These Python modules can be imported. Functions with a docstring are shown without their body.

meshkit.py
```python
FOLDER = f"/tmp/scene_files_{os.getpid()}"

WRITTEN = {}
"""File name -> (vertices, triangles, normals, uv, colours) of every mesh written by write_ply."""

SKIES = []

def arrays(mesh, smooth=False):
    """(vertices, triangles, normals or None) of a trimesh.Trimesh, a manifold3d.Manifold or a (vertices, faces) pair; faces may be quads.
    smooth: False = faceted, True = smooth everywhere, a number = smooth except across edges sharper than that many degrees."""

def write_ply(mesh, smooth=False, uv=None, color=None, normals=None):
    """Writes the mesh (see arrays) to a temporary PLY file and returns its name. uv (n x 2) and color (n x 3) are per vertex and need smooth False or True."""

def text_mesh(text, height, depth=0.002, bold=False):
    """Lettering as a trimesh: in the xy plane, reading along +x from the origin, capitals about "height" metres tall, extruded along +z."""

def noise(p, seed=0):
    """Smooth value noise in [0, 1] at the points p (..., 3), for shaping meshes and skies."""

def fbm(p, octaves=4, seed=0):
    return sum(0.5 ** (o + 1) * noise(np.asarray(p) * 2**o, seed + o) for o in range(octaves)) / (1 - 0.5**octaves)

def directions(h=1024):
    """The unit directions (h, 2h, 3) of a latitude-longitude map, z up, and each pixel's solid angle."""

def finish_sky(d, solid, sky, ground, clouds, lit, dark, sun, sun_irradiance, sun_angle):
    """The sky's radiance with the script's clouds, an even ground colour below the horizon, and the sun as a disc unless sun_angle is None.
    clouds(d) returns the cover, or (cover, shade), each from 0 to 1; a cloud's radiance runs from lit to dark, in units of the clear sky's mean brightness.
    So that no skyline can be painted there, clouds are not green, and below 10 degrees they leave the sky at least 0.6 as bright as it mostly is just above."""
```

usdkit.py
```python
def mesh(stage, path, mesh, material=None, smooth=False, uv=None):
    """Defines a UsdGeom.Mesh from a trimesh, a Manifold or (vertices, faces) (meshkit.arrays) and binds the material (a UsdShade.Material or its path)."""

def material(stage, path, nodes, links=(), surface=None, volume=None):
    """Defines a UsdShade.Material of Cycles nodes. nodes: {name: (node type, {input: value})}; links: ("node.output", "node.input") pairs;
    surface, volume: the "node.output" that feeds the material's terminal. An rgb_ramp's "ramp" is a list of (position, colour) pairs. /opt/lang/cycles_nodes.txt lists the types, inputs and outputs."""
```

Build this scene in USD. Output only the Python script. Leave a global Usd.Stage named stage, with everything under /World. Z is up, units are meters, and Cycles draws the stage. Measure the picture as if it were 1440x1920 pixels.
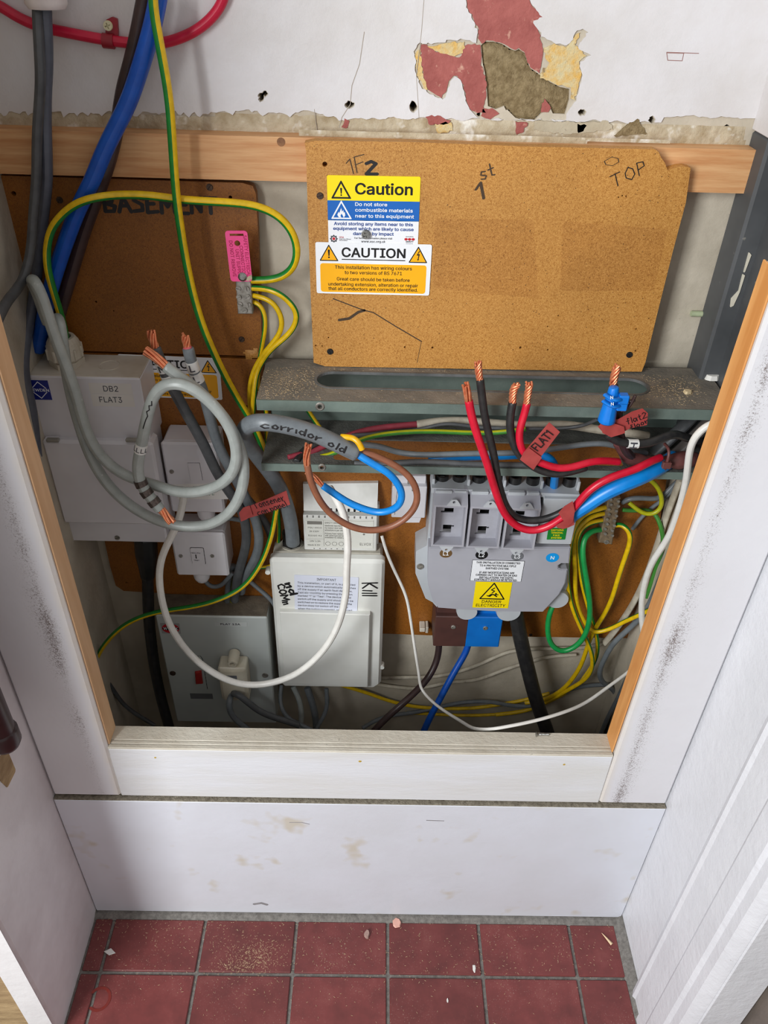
import math, random
import numpy as np, trimesh, usdkit, meshkit
from shapely.geometry import Polygon, LineString, Point, box as sbox
from shapely.ops import unary_union
from shapely import affinity
from pxr import Usd, UsdGeom, UsdLux, UsdShade, Gf, Sdf, Vt

# ------------------------------------------------------------------ camera, sky, light
stage = Usd.Stage.CreateInMemory()
UsdGeom.SetStageUpAxis(stage, UsdGeom.Tokens.z)
world = UsdGeom.Xform.Define(stage, '/World')
rng = np.random.default_rng(7)
random.seed(7)

F_PX, PITCH, ROLL, YAW, CAM_H = 1484.97, 0.643841, 0.0315569, 0.018438, 1.40
_f = np.array([math.sin(YAW) * math.cos(PITCH), math.cos(YAW) * math.cos(PITCH), -math.sin(PITCH)])
_r0 = np.array([math.cos(YAW), -math.sin(YAW), 0.0])
_u0 = np.cross(_r0, _f)
_rt = _r0 * math.cos(ROLL) + _u0 * math.sin(ROLL)
_up = -_r0 * math.sin(ROLL) + _u0 * math.cos(ROLL)
CAM = np.array([0, 0, CAM_H])
cam = UsdGeom.Camera.Define(stage, '/World/camera')
m = Gf.Matrix4d(*[float(x) for x in (*_rt, 0, *_up, 0, *(-_f), 0, *CAM, 1)])
cam.AddTransformOp().Set(m)
cam.CreateHorizontalApertureAttr(36.0)
cam.CreateVerticalApertureAttr(48.0)
cam.CreateFocalLengthAttr(36.0 * F_PX / 1440)
cam.CreateClippingRangeAttr(Gf.Vec2f(0.02, 100))
cam.CreateFStopAttr(0.0)
cam.CreateExposureAttr(0.0)

dome = UsdLux.DomeLight.Define(stage, '/World/sky')
dome.CreateColorAttr(Gf.Vec3f(1.0, 0.968, 0.96))
dome.CreateIntensityAttr(0.17)

def look_at(pos, target):
    pos, target = np.array(pos, float), np.array(target, float)
    z = pos - target; z /= np.linalg.norm(z)
    x = np.cross([0, 0, 1], z); x /= np.linalg.norm(x)
    y = np.cross(z, x)
    return Gf.Matrix4d(*[float(q) for q in (*x, 0, *y, 0, *z, 0, *pos, 1)])

day = UsdLux.RectLight.Define(stage, '/World/doorway_daylight')
day.CreateWidthAttr(0.75); day.CreateHeightAttr(1.5)
day.CreateColorAttr(Gf.Vec3f(0.955, 0.985, 1.0))
day.CreateIntensityAttr(21.0)
day.AddTransformOp().Set(look_at((-1.42, -1.10, 1.70), (0.05, 0.75, 0.75)))

# ------------------------------------------------------------------ helpers
def ray(px, py):
    return _f + _rt * (px - 720) / F_PX - _up * (py - 960) / F_PX
def at(px, py, Y):                       # a point of the picture on the upright plane at depth Y
    d = ray(px, py); return d * Y / d[1] + CAM
def on_z(px, py, z):                     # ... on the level plane at height z
    d = ray(px, py); return d * (z - CAM_H) / d[2] + CAM
def on_x(px, py, X):
    d = ray(px, py); return d * X / d[0] + CAM

_used = {}
def numbered(parent, name):
    k = (parent, name); n = _used.get(k, 0); _used[k] = n + 1
    return name if n == 0 else f'{name}_{n:03d}'

def lin(c):
    c = np.array(c, float) / 255
    return tuple(float(x) for x in np.where(c <= 0.04045, c / 12.92, ((c + 0.055) / 1.055) ** 2.4))

class Thing:
    def __init__(s, name, label=None, cat=None, base=(0, 0, 0), group=None, kind=None):
        s.path = '/World/' + numbered('/World', name)
        s.base = np.array(base, float)
        x = UsdGeom.Xform.Define(stage, s.path)
        x.AddTranslateOp().Set(Gf.Vec3d(*map(float, s.base)))
        s.prim = x.GetPrim()
        tag(s.prim, label, cat, group, kind)
    def part(s, name, mesh, mat, parent=None, smooth=False, uv=None, label=None, kind=None):
        p = (parent or s.path)
        path = p + '/' + numbered(p, name)
        v, f = va(mesh)
        g = usdkit.mesh(stage, path, (v - s.base, f), mat, smooth=smooth, uv=uv)
        if label: g.GetPrim().SetCustomDataByKey('label', label)
        if kind: g.GetPrim().SetCustomDataByKey('kind', kind)
        return path

def tag(p, label=None, cat=None, group=None, kind=None):
    for k, val in (('label', label), ('category', cat), ('group', group), ('kind', kind)):
        if val: p.SetCustomDataByKey(k, val)

def va(mesh):
    if isinstance(mesh, tuple): return np.asarray(mesh[0], float), np.asarray(mesh[1], int)
    if hasattr(mesh, 'to_mesh'):
        q = mesh.to_mesh(); return np.array(q.vert_properties[:, :3], float), np.array(q.tri_verts)
    return np.array(mesh.vertices, float), np.array(mesh.faces)

def single(name, mesh, mat, label=None, cat=None, group=None, kind=None, smooth=False, uv=None):
    v, f = va(mesh)
    lo, hi = v.min(0), v.max(0)
    base = np.array([(lo[0] + hi[0]) / 2, (lo[1] + hi[1]) / 2, lo[2]])
    path = '/World/' + numbered('/World', name)
    g = usdkit.mesh(stage, path, (v - base, f), mat, smooth=smooth, uv=uv)
    g.AddTranslateOp().Set(Gf.Vec3d(*map(float, base)))
    tag(g.GetPrim(), label, cat, group, kind)
    return path

def cat(*ms):
    V, Fc, n = [], [], 0
    for q in ms:
        if q is None: continue
        v, f = va(q); V.append(v); Fc.append(f + n); n += len(v)
    return np.vstack(V), np.vstack(Fc)

def cbox(lo, hi, c=0.001):               # box with chamfered edges
    lo, hi = np.minimum(lo, hi).astype(float), np.maximum(lo, hi).astype(float)
    c = min(c, 0.45 * (hi - lo).min()); P = []
    for i in range(8):
        s = np.array([(i >> k) & 1 for k in range(3)])
        p = np.where(s, hi, lo); ins = np.where(s, -c, c)
        for k in range(3):
            q = p + ins; q[k] = p[k]; P.append(q)
    return trimesh.convex.convex_hull(np.array(P))

def hull(*pts):
    return trimesh.convex.convex_hull(np.vstack([np.asarray(p, float) for p in pts]))

def ext(poly, depth):                    # shapely polygon(s) in a label frame -> mesh, z from 0 to depth
    ps = list(getattr(poly, 'geoms', [poly]))
    out = [trimesh.creation.extrude_polygon(p, depth, engine='earcut') for p in ps if p.area > 1e-10]
    return trimesh.util.concatenate(out)

class Frame:                             # a flat frame: origin, right, up, normal
    def __init__(s, o, r, u):
        s.o = np.array(o, float); s.r = np.array(r, float) / np.linalg.norm(r)
        u = np.array(u, float); u = u - s.r * (u @ s.r); s.u = u / np.linalg.norm(u)
        s.n = np.cross(s.r, s.u)
    def put(s, mesh, x=0, y=0, z=0):
        v, f = va(mesh)
        return s.o + np.outer(v[:, 0] + x, s.r) + np.outer(v[:, 1] + y, s.u) + np.outer(v[:, 2] + z, s.n), f
    def shift(s, z):
        q = Frame(s.o + s.n * z, s.r, s.u); return q

def frame_px(tl, tr, bl, Y):             # frame with its origin at the lower left; returns frame, width, height
    a, b, c = at(*tl, Y), at(*tr, Y), at(*bl, Y)
    fr = Frame(c, b - a, a - c)
    return fr, float(np.linalg.norm(b - a)), float(abs((a - c) @ fr.u))

WALLF = Frame((0, 0, 0), (1, 0, 0), (0, 0, 1))     # x right, y up, z towards the viewer
def poly_px(pts, Y):
    return Polygon([(lambda q: (q[0], q[2]))(at(x, y, Y)) for x, y in pts])
def wall_ext(poly, yfront, depth):       # polygon in x,z extruded from yfront back by depth
    e = ext(poly, depth); v, f = va(e)
    return np.stack([v[:, 0], yfront + depth - v[:, 2], v[:, 1]], 1), f
def wall_bevel(poly, yfront, depth, b, bs=None):   # convex polygon with a bevelled front edge
    poly = poly.convex_hull; q = poly.buffer(-(bs or b), join_style=1)
    P, Q = np.array(poly.exterior.coords), np.array(q.exterior.coords)
    mk = lambda A, y: np.stack([A[:, 0], np.full(len(A), y), A[:, 1]], 1)
    return hull(mk(P, yfront + depth), mk(P, yfront + b), mk(Q, yfront))
def rrect(x0, y0, x1, y1, r):
    return sbox(min(x0, x1) + r, min(y0, y1) + r, max(x0, x1) - r, max(y0, y1) - r).buffer(r, quad_segs=4)
def boxpx(tl, br, Y, depth, c=0.002):
    a, b = at(*tl, Y), at(*br, Y)
    return cbox((a[0], Y, b[2]), (b[0], Y + depth, a[2]), c)

def cyl(p0, p1, r0, r1=None, n=20):
    p0, p1 = np.array(p0, float), np.array(p1, float); r1 = r0 if r1 is None else r1
    return lathe(p0, p1 - p0, [(0, 0), (r0, 0), (r1, 1), (0, 1)], n)
def lathe(o, axis, prof, n=20):          # profile (radius, position along the axis vector)
    o, axis = np.array(o, float), np.array(axis, float)
    t = axis / np.linalg.norm(axis)
    a = np.cross(t, [0, 0, 1.0] if abs(t[2]) < 0.9 else [1.0, 0, 0]); a /= np.linalg.norm(a); b = np.cross(t, a)
    ang = np.arange(n) * 2 * np.pi / n
    V = np.vstack([o + axis * h + r * (np.cos(ang)[:, None] * a + np.sin(ang)[:, None] * b) for r, h in prof])
    Fc = []
    for i in range(len(prof) - 1):
        for j in range(n):
            k = (j + 1) % n; A, B, C, D = i * n + j, i * n + k, (i + 1) * n + k, (i + 1) * n + j
            Fc += [(A, B, C), (A, C, D)]
    mm = trimesh.Trimesh(V, Fc, process=False); mm.merge_vertices(); mm.update_faces(mm.nondegenerate_faces())
    return mm

def spline(P, step=0.004):
    P = np.asarray(P, float)
    if len(P) == 2: P = np.vstack([P[0], (P[0] + P[1]) / 2, P[1]])
    d = np.sqrt(np.maximum(np.linalg.norm(np.diff(P, axis=0), axis=1), 1e-6)); t = np.concatenate([[0], np.cumsum(d)])
    from scipy.interpolate import CubicSpline
    cs = CubicSpline(t, P, bc_type='natural')
    q = cs(np.linspace(0, t[-1], 400)); L = np.concatenate([[0], np.cumsum(np.linalg.norm(np.diff(q, axis=0), axis=1))])
    n = max(6, int(L[-1] / step)); s = np.linspace(0, L[-1], n)
    return np.stack([np.interp(s, L, q[:, k]) for k in range(3)], 1), s

class Tube:
    def __init__(s, P, dia, sides=14, flat=1.0, phase=0.0, twist=0.0, step=0.004, taper=None):
        s.c, s.s = spline(P, step); s.r = dia / 2
        t = np.gradient(s.c, axis=0); t /= np.linalg.norm(t, axis=1, keepdims=True) + 1e-12
        ref = np.array([0, -1.0, 0.0]); a = ref - t * (t @ ref)[:, None]
        bad = np.linalg.norm(a, axis=1) < 0.25
        a[bad] = np.array([0, 0, 1.0]) - t[bad] * t[bad][:, 2:3]
        for _ in range(6):               # keep the frame from flipping between neighbours
            a[1:-1] = (a[:-2] + 2 * a[1:-1] + a[2:]) / 4
        a -= t * (a * t).sum(1)[:, None]; a /= np.linalg.norm(a, axis=1, keepdims=True) + 1e-12
        s.t, s.a, s.b = t, a, np.cross(t, a)
        s.sides, s.flat, s.phase, s.twist, s.taper = sides, flat, phase, twist, taper
    def mesh(s):
        n, k = len(s.c), s.sides
        ang = np.arange(k + 1) * 2 * np.pi / k
        rr = s.r * (np.ones(n) if s.taper is None else np.interp(s.s / s.s[-1], *zip(*s.taper)))
        ring = lambda c, a, b, r: c + r * (np.cos(ang)[:, None] * a + s.flat * np.sin(ang)[:, None] * b)
        V = [ring(s.c[0], s.a[0], s.b[0], rr[0] * 0.82)] + [ring(s.c[i], s.a[i], s.b[i], rr[i]) for i in range(n)] + [ring(s.c[-1], s.a[-1], s.b[-1], rr[-1] * 0.82)]
        V[0] = V[0] - s.t[0] * rr[0] * 0.2; V[-1] = V[-1] + s.t[-1] * rr[-1] * 0.2
        sl = np.concatenate([[s.s[0]], s.s, [s.s[-1]]])
        u = [np.stack([ang / (2 * np.pi) + s.phase + s.twist * q, np.full(k + 1, q)], 1) for q in sl]
        V, u = np.vstack(V), np.vstack(u); Fc = []; m1 = k + 1
        for i in range(n + 1):
            for j in range(k):
                A, B = i * m1 + j, i * m1 + j + 1
                Fc += [(A, B, B + m1), (A, B + m1, A + m1)]
        c0, c1 = len(V), len(V) + 1
        V = np.vstack([V, s.c[0] - s.t[0] * rr[0] * 0.2, s.c[-1] + s.t[-1] * rr[-1] * 0.2]); u = np.vstack([u, u[0], u[-1]])
        for j in range(k):
            Fc += [(c0, j + 1, j), (c1, (n + 1) * m1 + j, (n + 1) * m1 + j + 1)]
        return V, np.array(Fc), u
    def at(s, x):                        # centre and axes at length x
        i = lambda A: np.stack([np.interp(x, s.s, A[:, k]) for k in range(3)], -1)
        return i(s.c), i(s.t), i(s.a), i(s.b)
    def wrap(s, mesh, x0, lift=0.0003, flip=1, ang0=0.0):   # flat lettering (x along, y around) wrapped onto the tube
        v, f = va(mesh); v, f = trimesh.remesh.subdivide_to_size(v, f, max(.0012, s.r * .22), max_iter=12)
        c, t, a, b = s.at(np.clip(x0 + flip * v[:, 0], 0, s.s[-1]))
        th = ang0 + (-flip) * v[:, 1] / s.r
        r = s.r + lift + v[:, 2]
        return c + (r * np.cos(th))[:, None] * a + (r * np.sin(th))[:, None] * b, f
    def band(s, x0, x1, lift):
        ii = np.linspace(x0, x1, max(3, int((x1 - x0) / 0.003)))
        c, t, a, b = s.at(ii); ang = np.arange(17) * 2 * np.pi / 16
        rad = np.full(len(ii), s.r + lift); V = []
        for i in range(len(ii)): V.append(c[i] + rad[i] * (np.cos(ang)[:, None] * a[i] + np.sin(ang)[:, None] * b[i]))
        ends = [c[0] + s.r * 0.98 * (np.cos(ang)[:, None] * a[0] + np.sin(ang)[:, None] * b[0]), c[-1] + s.r * 0.98 * (np.cos(ang)[:, None] * a[-1] + np.sin(ang)[:, None] * b[-1])]
        V = np.vstack([ends[0]] + V + [ends[1]]); Fc = []
        for i in range(len(ii) + 1):
            for j in range(16):
                A = i * 17 + j; Fc += [(A, A + 1, A + 18), (A, A + 18, A + 17)]
        return V, np.array(Fc)

def pts(P):
    return np.array([at(*p) for p in P])

def strands(P, dia, n=7, seed=0, turns=0.6, splay=0.25):   # a bared copper end
    r = np.random.default_rng(seed); c, L = spline(P, 0.003); out = []
    t = np.gradient(c, axis=0); t /= np.linalg.norm(t, axis=1, keepdims=True)
    a = np.cross(t, [0.2, 1, 0.1]); a /= np.linalg.norm(a, axis=1, keepdims=True); b = np.cross(t, a)
    w = L / L[-1]
    for k in range(n):
        rad = 0 if k == 0 else dia * 0.33; ph = k * 2 * np.pi / max(1, n - 1) + r.uniform(0, .3)
        th = ph + turns * 2 * np.pi * w; rr = rad * (1 + splay * w * r.uniform(0, 1.6))
        q = c + rr[:, None] * (np.cos(th)[:, None] * a + np.sin(th)[:, None] * b)
        q = q[: max(4, len(q) - int(r.integers(0, 2)))]
        T = Tube(q, dia * 0.34, sides=7, step=0.003); v, f, _ = T.mesh(); out.append((v, f))
    return cat(*out)

def cable(name, label, ctg, P, dia, mat, group=None, **kw):
    T = Tube(pts(P), dia, **kw); v, f, u = T.mesh()
    single(name, (v, f), mat, label, ctg, group, smooth=True, uv=u)
    return T

# ---- lettering
def text_poly(text, height, bold=False):
    return meshkit.text_mesh(text, height, 0.0002, bold)
def text_at(fr, text, x, y, h, width=None, align='c', bold=False, z=0.0002, rot=0):
    q = text_poly(text, h, bold); v, f = va(q)
    lo, hi = v[:, 0].min(), v[:, 0].max()
    v[:, 0] = (v[:, 0] - lo) * ((width / (hi - lo)) if width else 1.0); w = v[:, 0].max()
    v[:, 0] += {'c': -w / 2, 'l': 0, 'r': -w}[align]
    if rot:
        c, s = math.cos(rot), math.sin(rot); v = np.stack([v[:, 0] * c - v[:, 1] * s, v[:, 0] * s + v[:, 1] * c, v[:, 2]], 1)
    return fr.put((v, f), x, y, z)
STROKES = {'A': [[(0, 0), (.35, 1), (.7, 0)], [(.12, .35), (.6, .38)]], 'B': [[(0, 0), (.03, 1), (.5, .85), (.45, .58), (.05, .52), (.6, .35), (.5, .03), (0, 0)]], 'S': [[(.6, .9), (.2, 1), (.05, .75), (.5, .45), (.5, .1), (0, .02)]],
    'E': [[(.55, 1), (.05, .97), (0, 0), (.6, .02)], [(.02, .5), (.45, .52)]], 'M': [[(0, 0), (.08, 1), (.4, .35), (.72, 1), (.8, 0)]], 'N': [[(0, 0), (.05, 1), (.55, .05), (.6, 1)]], 'T': [[(0, 1), (.7, .97)], [(.35, 1), (.33, 0)]],
    'F': [[(0, 0), (.05, 1), (.6, .98)], [(.02, .52), (.45, .55)]], 'L': [[(.05, 1), (0, 0), (.5, .03)]], 'O': [[(.35, 1), (.05, .7), (.05, .25), (.35, 0), (.65, .3), (.62, .75), (.35, 1)]], 'P': [[(0, 0), (.05, 1), (.5, .9), (.5, .55), (.03, .45)]],
    'K': [[(0, 1), (.05, 0)], [(.6, 1), (.05, .45), (.62, .02)]], 'C': [[(.6, .85), (.3, 1), (.02, .6), (.15, .1), (.6, .1)]], '1': [[(0, .75), (.25, 1), (.22, 0)]], '2': [[(0, .8), (.3, 1), (.55, .75), (0, .02), (.65, .05)]], '4': [[(.5, 0), (.5, 1), (0, .35), (.7, .35)]],
    'a': [[(.45, .55), (.15, .6), (0, .3), (.2, 0), (.45, .3), (.45, .6), (.55, 0)]], 'c': [[(.5, .5), (.25, .6), (0, .3), (.2, 0), (.5, .1)]], 'd': [[(.45, .5), (.15, .6), (0, .3), (.2, 0), (.45, .25), (.5, 1), (.52, 0)]], 'e': [[(.03, .3), (.5, .35), (.3, .6), (.02, .35), (.15, .03), (.5, .08)]],
    'f': [[(.45, .9), (.25, 1), (.2, .0)], [(0, .55), (.42, .57)]], 'i': [[(.1, .6), (.12, 0)]], 'l': [[(.1, 1), (.1, 0)]], 'm': [[(0, .6), (.03, 0), (.08, .4), (.25, .6), (.32, 0), (.38, .45), (.55, .6), (.6, 0)]], 'n': [[(0, .6), (.03, 0), (.1, .45), (.35, .6), (.42, 0)]],
    'o': [[(.25, .6), (.02, .4), (.08, .05), (.35, .02), (.48, .35), (.25, .6)]], 'p': [[(0, .6), (.03, -.4), (.05, .5), (.4, .55), (.42, .1), (.05, .05)]], 'r': [[(0, .6), (.05, 0), (.1, .4), (.4, .6)]], 's': [[(.4, .55), (.1, .6), (.08, .4), (.4, .2), (.3, 0), (0, .05)]], 't': [[(.2, .95), (.2, .05), (.4, .02)], [(0, .6), (.4, .62)]],
    'u': [[(0, .6), (.05, .05), (.35, .05), (.42, .6), (.45, 0)]], 'y': [[(0, .6), (.2, .1)], [(.45, .6), (.1, -.4)]], '+': [[(.1, .3), (.5, .3)], [(.3, .55), (.3, .05)]], '.': [[(0.1, .02), (.14, .04)]], ' ': []}
def hand(text, h, w, gap=0.22, seed=0, slant=0.0):        # handwriting as buffered pen strokes
    r = np.random.default_rng(seed); x, out = 0.0, []
    for ch in text:
        S = STROKES.get(ch, []); wid = max([p[0] for st in S for p in st], default=0.35)
        for st in S:
            q = [((x + p[0] + slant * p[1] + r.normal(0, .02)) * h, (p[1] + r.normal(0, .025)) * h) for p in st]
            out.append(LineString(q).buffer(w / 2, quad_segs=3))
        x += wid + gap
    return unary_union(out), (x - gap) * h
def tri_sign(cx, y0, s):                 # triangle sign centred on cx, base y0, side s
    h = s * 0.87; return Polygon([(cx - s / 2, y0), (cx + s / 2, y0), (cx, y0 + h)]).buffer(s * .03, quad_segs=3)
def bolt(cx, y0, s):
    return Polygon([(cx + x * s, y0 + y * s) for x, y in [(.04, .62), (-.10, .34), (.02, .36), (-.02, .12), (-.06, .13), (.0, .02), (.07, .15), (.03, .14), (.10, .44), (-.01, .42), (.10, .62)]])
def bang(cx, y0, s):
    return unary_union([Polygon([(cx - .055 * s, y0 + .62 * s), (cx + .055 * s, y0 + .62 * s), (cx + .025 * s, y0 + .24 * s), (cx - .025 * s, y0 + .24 * s)]).buffer(.01 * s), Point(cx, y0 + .14 * s).buffer(.055 * s)])

# ------------------------------------------------------------------ materials
LOOK = '/World/Looks/'
UsdGeom.Scope.Define(stage, '/World/Looks')
def M(name, col, rough=0.5, var=0.12, scale=60, col2=None, bump=0.0, bscale=300, metal=0.0, spec=0.5, dust=None, coat=0.0, stretch=None):
    """col, col2: sRGB 0-255; col2 mixed in by noise; dust = (colour, amount, scale): speckles."""
    a = lin(col); b = lin(col2) if col2 else tuple(x * (1 - var) for x in a)
    n = {'g': ('geometry', {}), 'mp': ('mapping', {'scale': stretch or (1, 1, 1)}), 'n': ('noise_texture', {'scale': scale, 'detail': 5, 'roughness': 0.6}),
         'mr': ('map_range', {'from_min': 0.35, 'from_max': 0.65, 'clamp': True}), 'mx': ('mix_color', {'a': a, 'b': b}),
         'p': ('principled_bsdf', {'roughness': rough, 'metallic': metal, 'specular_ior_level': spec, 'coat_weight': coat})}
    l = [('g.position', 'mp.vector'), ('mp.vector', 'n.vector'), ('n.fac', 'mr.value'), ('mr.result', 'mx.fac')]
    out = 'mx.result'
    if dust:
        n |= {'dn': ('noise_texture', {'scale': dust[2], 'detail': 3, 'roughness': 0.7}), 'dm': ('map_range', {'from_min': 1 - dust[1] - 0.06, 'from_max': 1 - dust[1] + 0.06, 'clamp': True}), 'dx': ('mix_color', {'b': lin(dust[0])})}
        l += [('g.position', 'dn.vector'), ('dn.fac', 'dm.value'), ('dm.result', 'dx.fac'), (out, 'dx.a')]; out = 'dx.result'
    l.append((out, 'p.base_color'))
    if bump:
        n |= {'bn': ('noise_texture', {'scale': bscale, 'detail': 4, 'roughness': 0.6}), 'bu': ('bump', {'strength': bump, 'distance': 0.002})}
        l += [('mp.vector', 'bn.vector'), ('bn.fac', 'bu.height'), ('bu.normal', 'p.normal')]
    return usdkit.material(stage, LOOK + name, n, l, surface='p.BSDF')

white_paint = M('white_paint', (232, 231, 231), 0.45, scale=9, col2=(222, 220, 220), bump=0.35, bscale=70, dust=((120, 112, 100), 0.22, 160))
wall_paint = M('wall_paint', (219, 217, 219), 0.5, scale=7, col2=(207, 203, 201), bump=0.5, bscale=45, dust=((110, 100, 90), 0.20, 120))
plaster = M('cream_plaster', (196, 186, 164), 0.8, scale=14, col2=(172, 160, 136), bump=0.6, bscale=80, dust=((86, 74, 58), 0.25, 110))
inner_wall = M('inner_wall', (200, 190, 172), 0.75, scale=12, col2=(178, 168, 150), bump=0.4, bscale=90, dust=((80, 70, 60), 0.24, 140))
bare_plaster = M('bare_plaster', (150, 132, 98), 0.95, scale=160, col2=(118, 100, 68), bump=1.0, bscale=380)
red_plaster = M('red_plaster', (168, 94, 87), 0.75, scale=50, col2=(150, 78, 72), bump=0.6, bscale=160, dust=((206, 160, 140), 0.33, 60))
yellow_flake = M('yellow_flake', (214, 170, 88), 0.8, scale=110, col2=(206, 192, 150), bump=0.8, bscale=250, dust=((140, 120, 90), .34, 60))
ragged = M('ragged_plaster', (200, 188, 164), 0.9, scale=40, col2=(164, 146, 116), bump=0.9, bscale=160, dust=((230, 226, 216), 0.40, 30))
tile_mat = None
grout = M('grout', (134, 130, 124), 0.9, scale=150, col2=(104, 100, 95), bump=0.6, bscale=500)
timber_batten = M('timber_batten', (219, 172, 122), 0.55, scale=14, col2=(196, 138, 88), bump=0.2, bscale=40, stretch=(0.6, 6, 9), dust=None)
timber_pale = M('timber_edge_pale', (220, 182, 142), 0.6, scale=10, col2=(206, 164, 122), stretch=(5, 5, 0.5))
timber_edge = M('timber_edge', (230, 170, 104), 0.55, scale=10, col2=(206, 140, 76), stretch=(5, 5, 0.5))
black_plastic = M('black_plastic', (26, 26, 28), 0.35, col2=(38, 37, 36), scale=80)
black_sheath = M('black_sheath', (30, 30, 32), 0.42, col2=(48, 47, 46), scale=90)
copper = M('copper', (238, 158, 116), 0.38, metal=0.55, col2=(216, 122, 84), scale=200)
steel = M('steel', (170, 170, 166), 0.35, metal=1.0, col2=(130, 130, 126), scale=200)
dull_steel = M('dull_steel', (176, 172, 164), 0.5, metal=0.7, col2=(140, 136, 128), scale=150)
rust_screw = M('rust_screw', (92, 72, 58), 0.6, metal=0.6, col2=(60, 50, 46), scale=300)
ink = M('marker_ink', (22, 20, 22), 0.5, var=0.0)
faint_ink = M('faint_ink', (70, 52, 34), 0.7, var=0.2, scale=300)
green_ink = M('green_ink', (40, 120, 90), 0.6, var=0.1)
dark_hole = M('dark_recess', (16, 15, 14), 0.9, var=0.0)

def print_mat(name, c, rough=0.35): return M(name, c, rough, var=0.03, scale=30)
p_white = print_mat('print_white', (236, 238, 242)); p_black = print_mat('print_black', (20, 20, 22)); p_yellow = print_mat('print_yellow', (250, 222, 12))
p_amber = print_mat('print_amber', (250, 178, 8)); p_blue = print_mat('print_blue', (20, 98, 182)); p_navy = print_mat('print_navy', (26, 40, 132)); p_red = print_mat('print_red', (190, 30, 40))
p_brown = print_mat('print_brown', (110, 84, 52)); p_grey = print_mat('print_grey', (110, 112, 116)); p_green = print_mat('print_green', (18, 128, 44)); p_textblue = print_mat('print_text_blue', (64, 88, 150)); p_cyan = print_mat('print_cyan', (14, 150, 226))
p_txt = print_mat('print_faded_text', (78, 78, 84)); p_dbl = print_mat('print_grey_text', (120, 118, 112))

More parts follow.
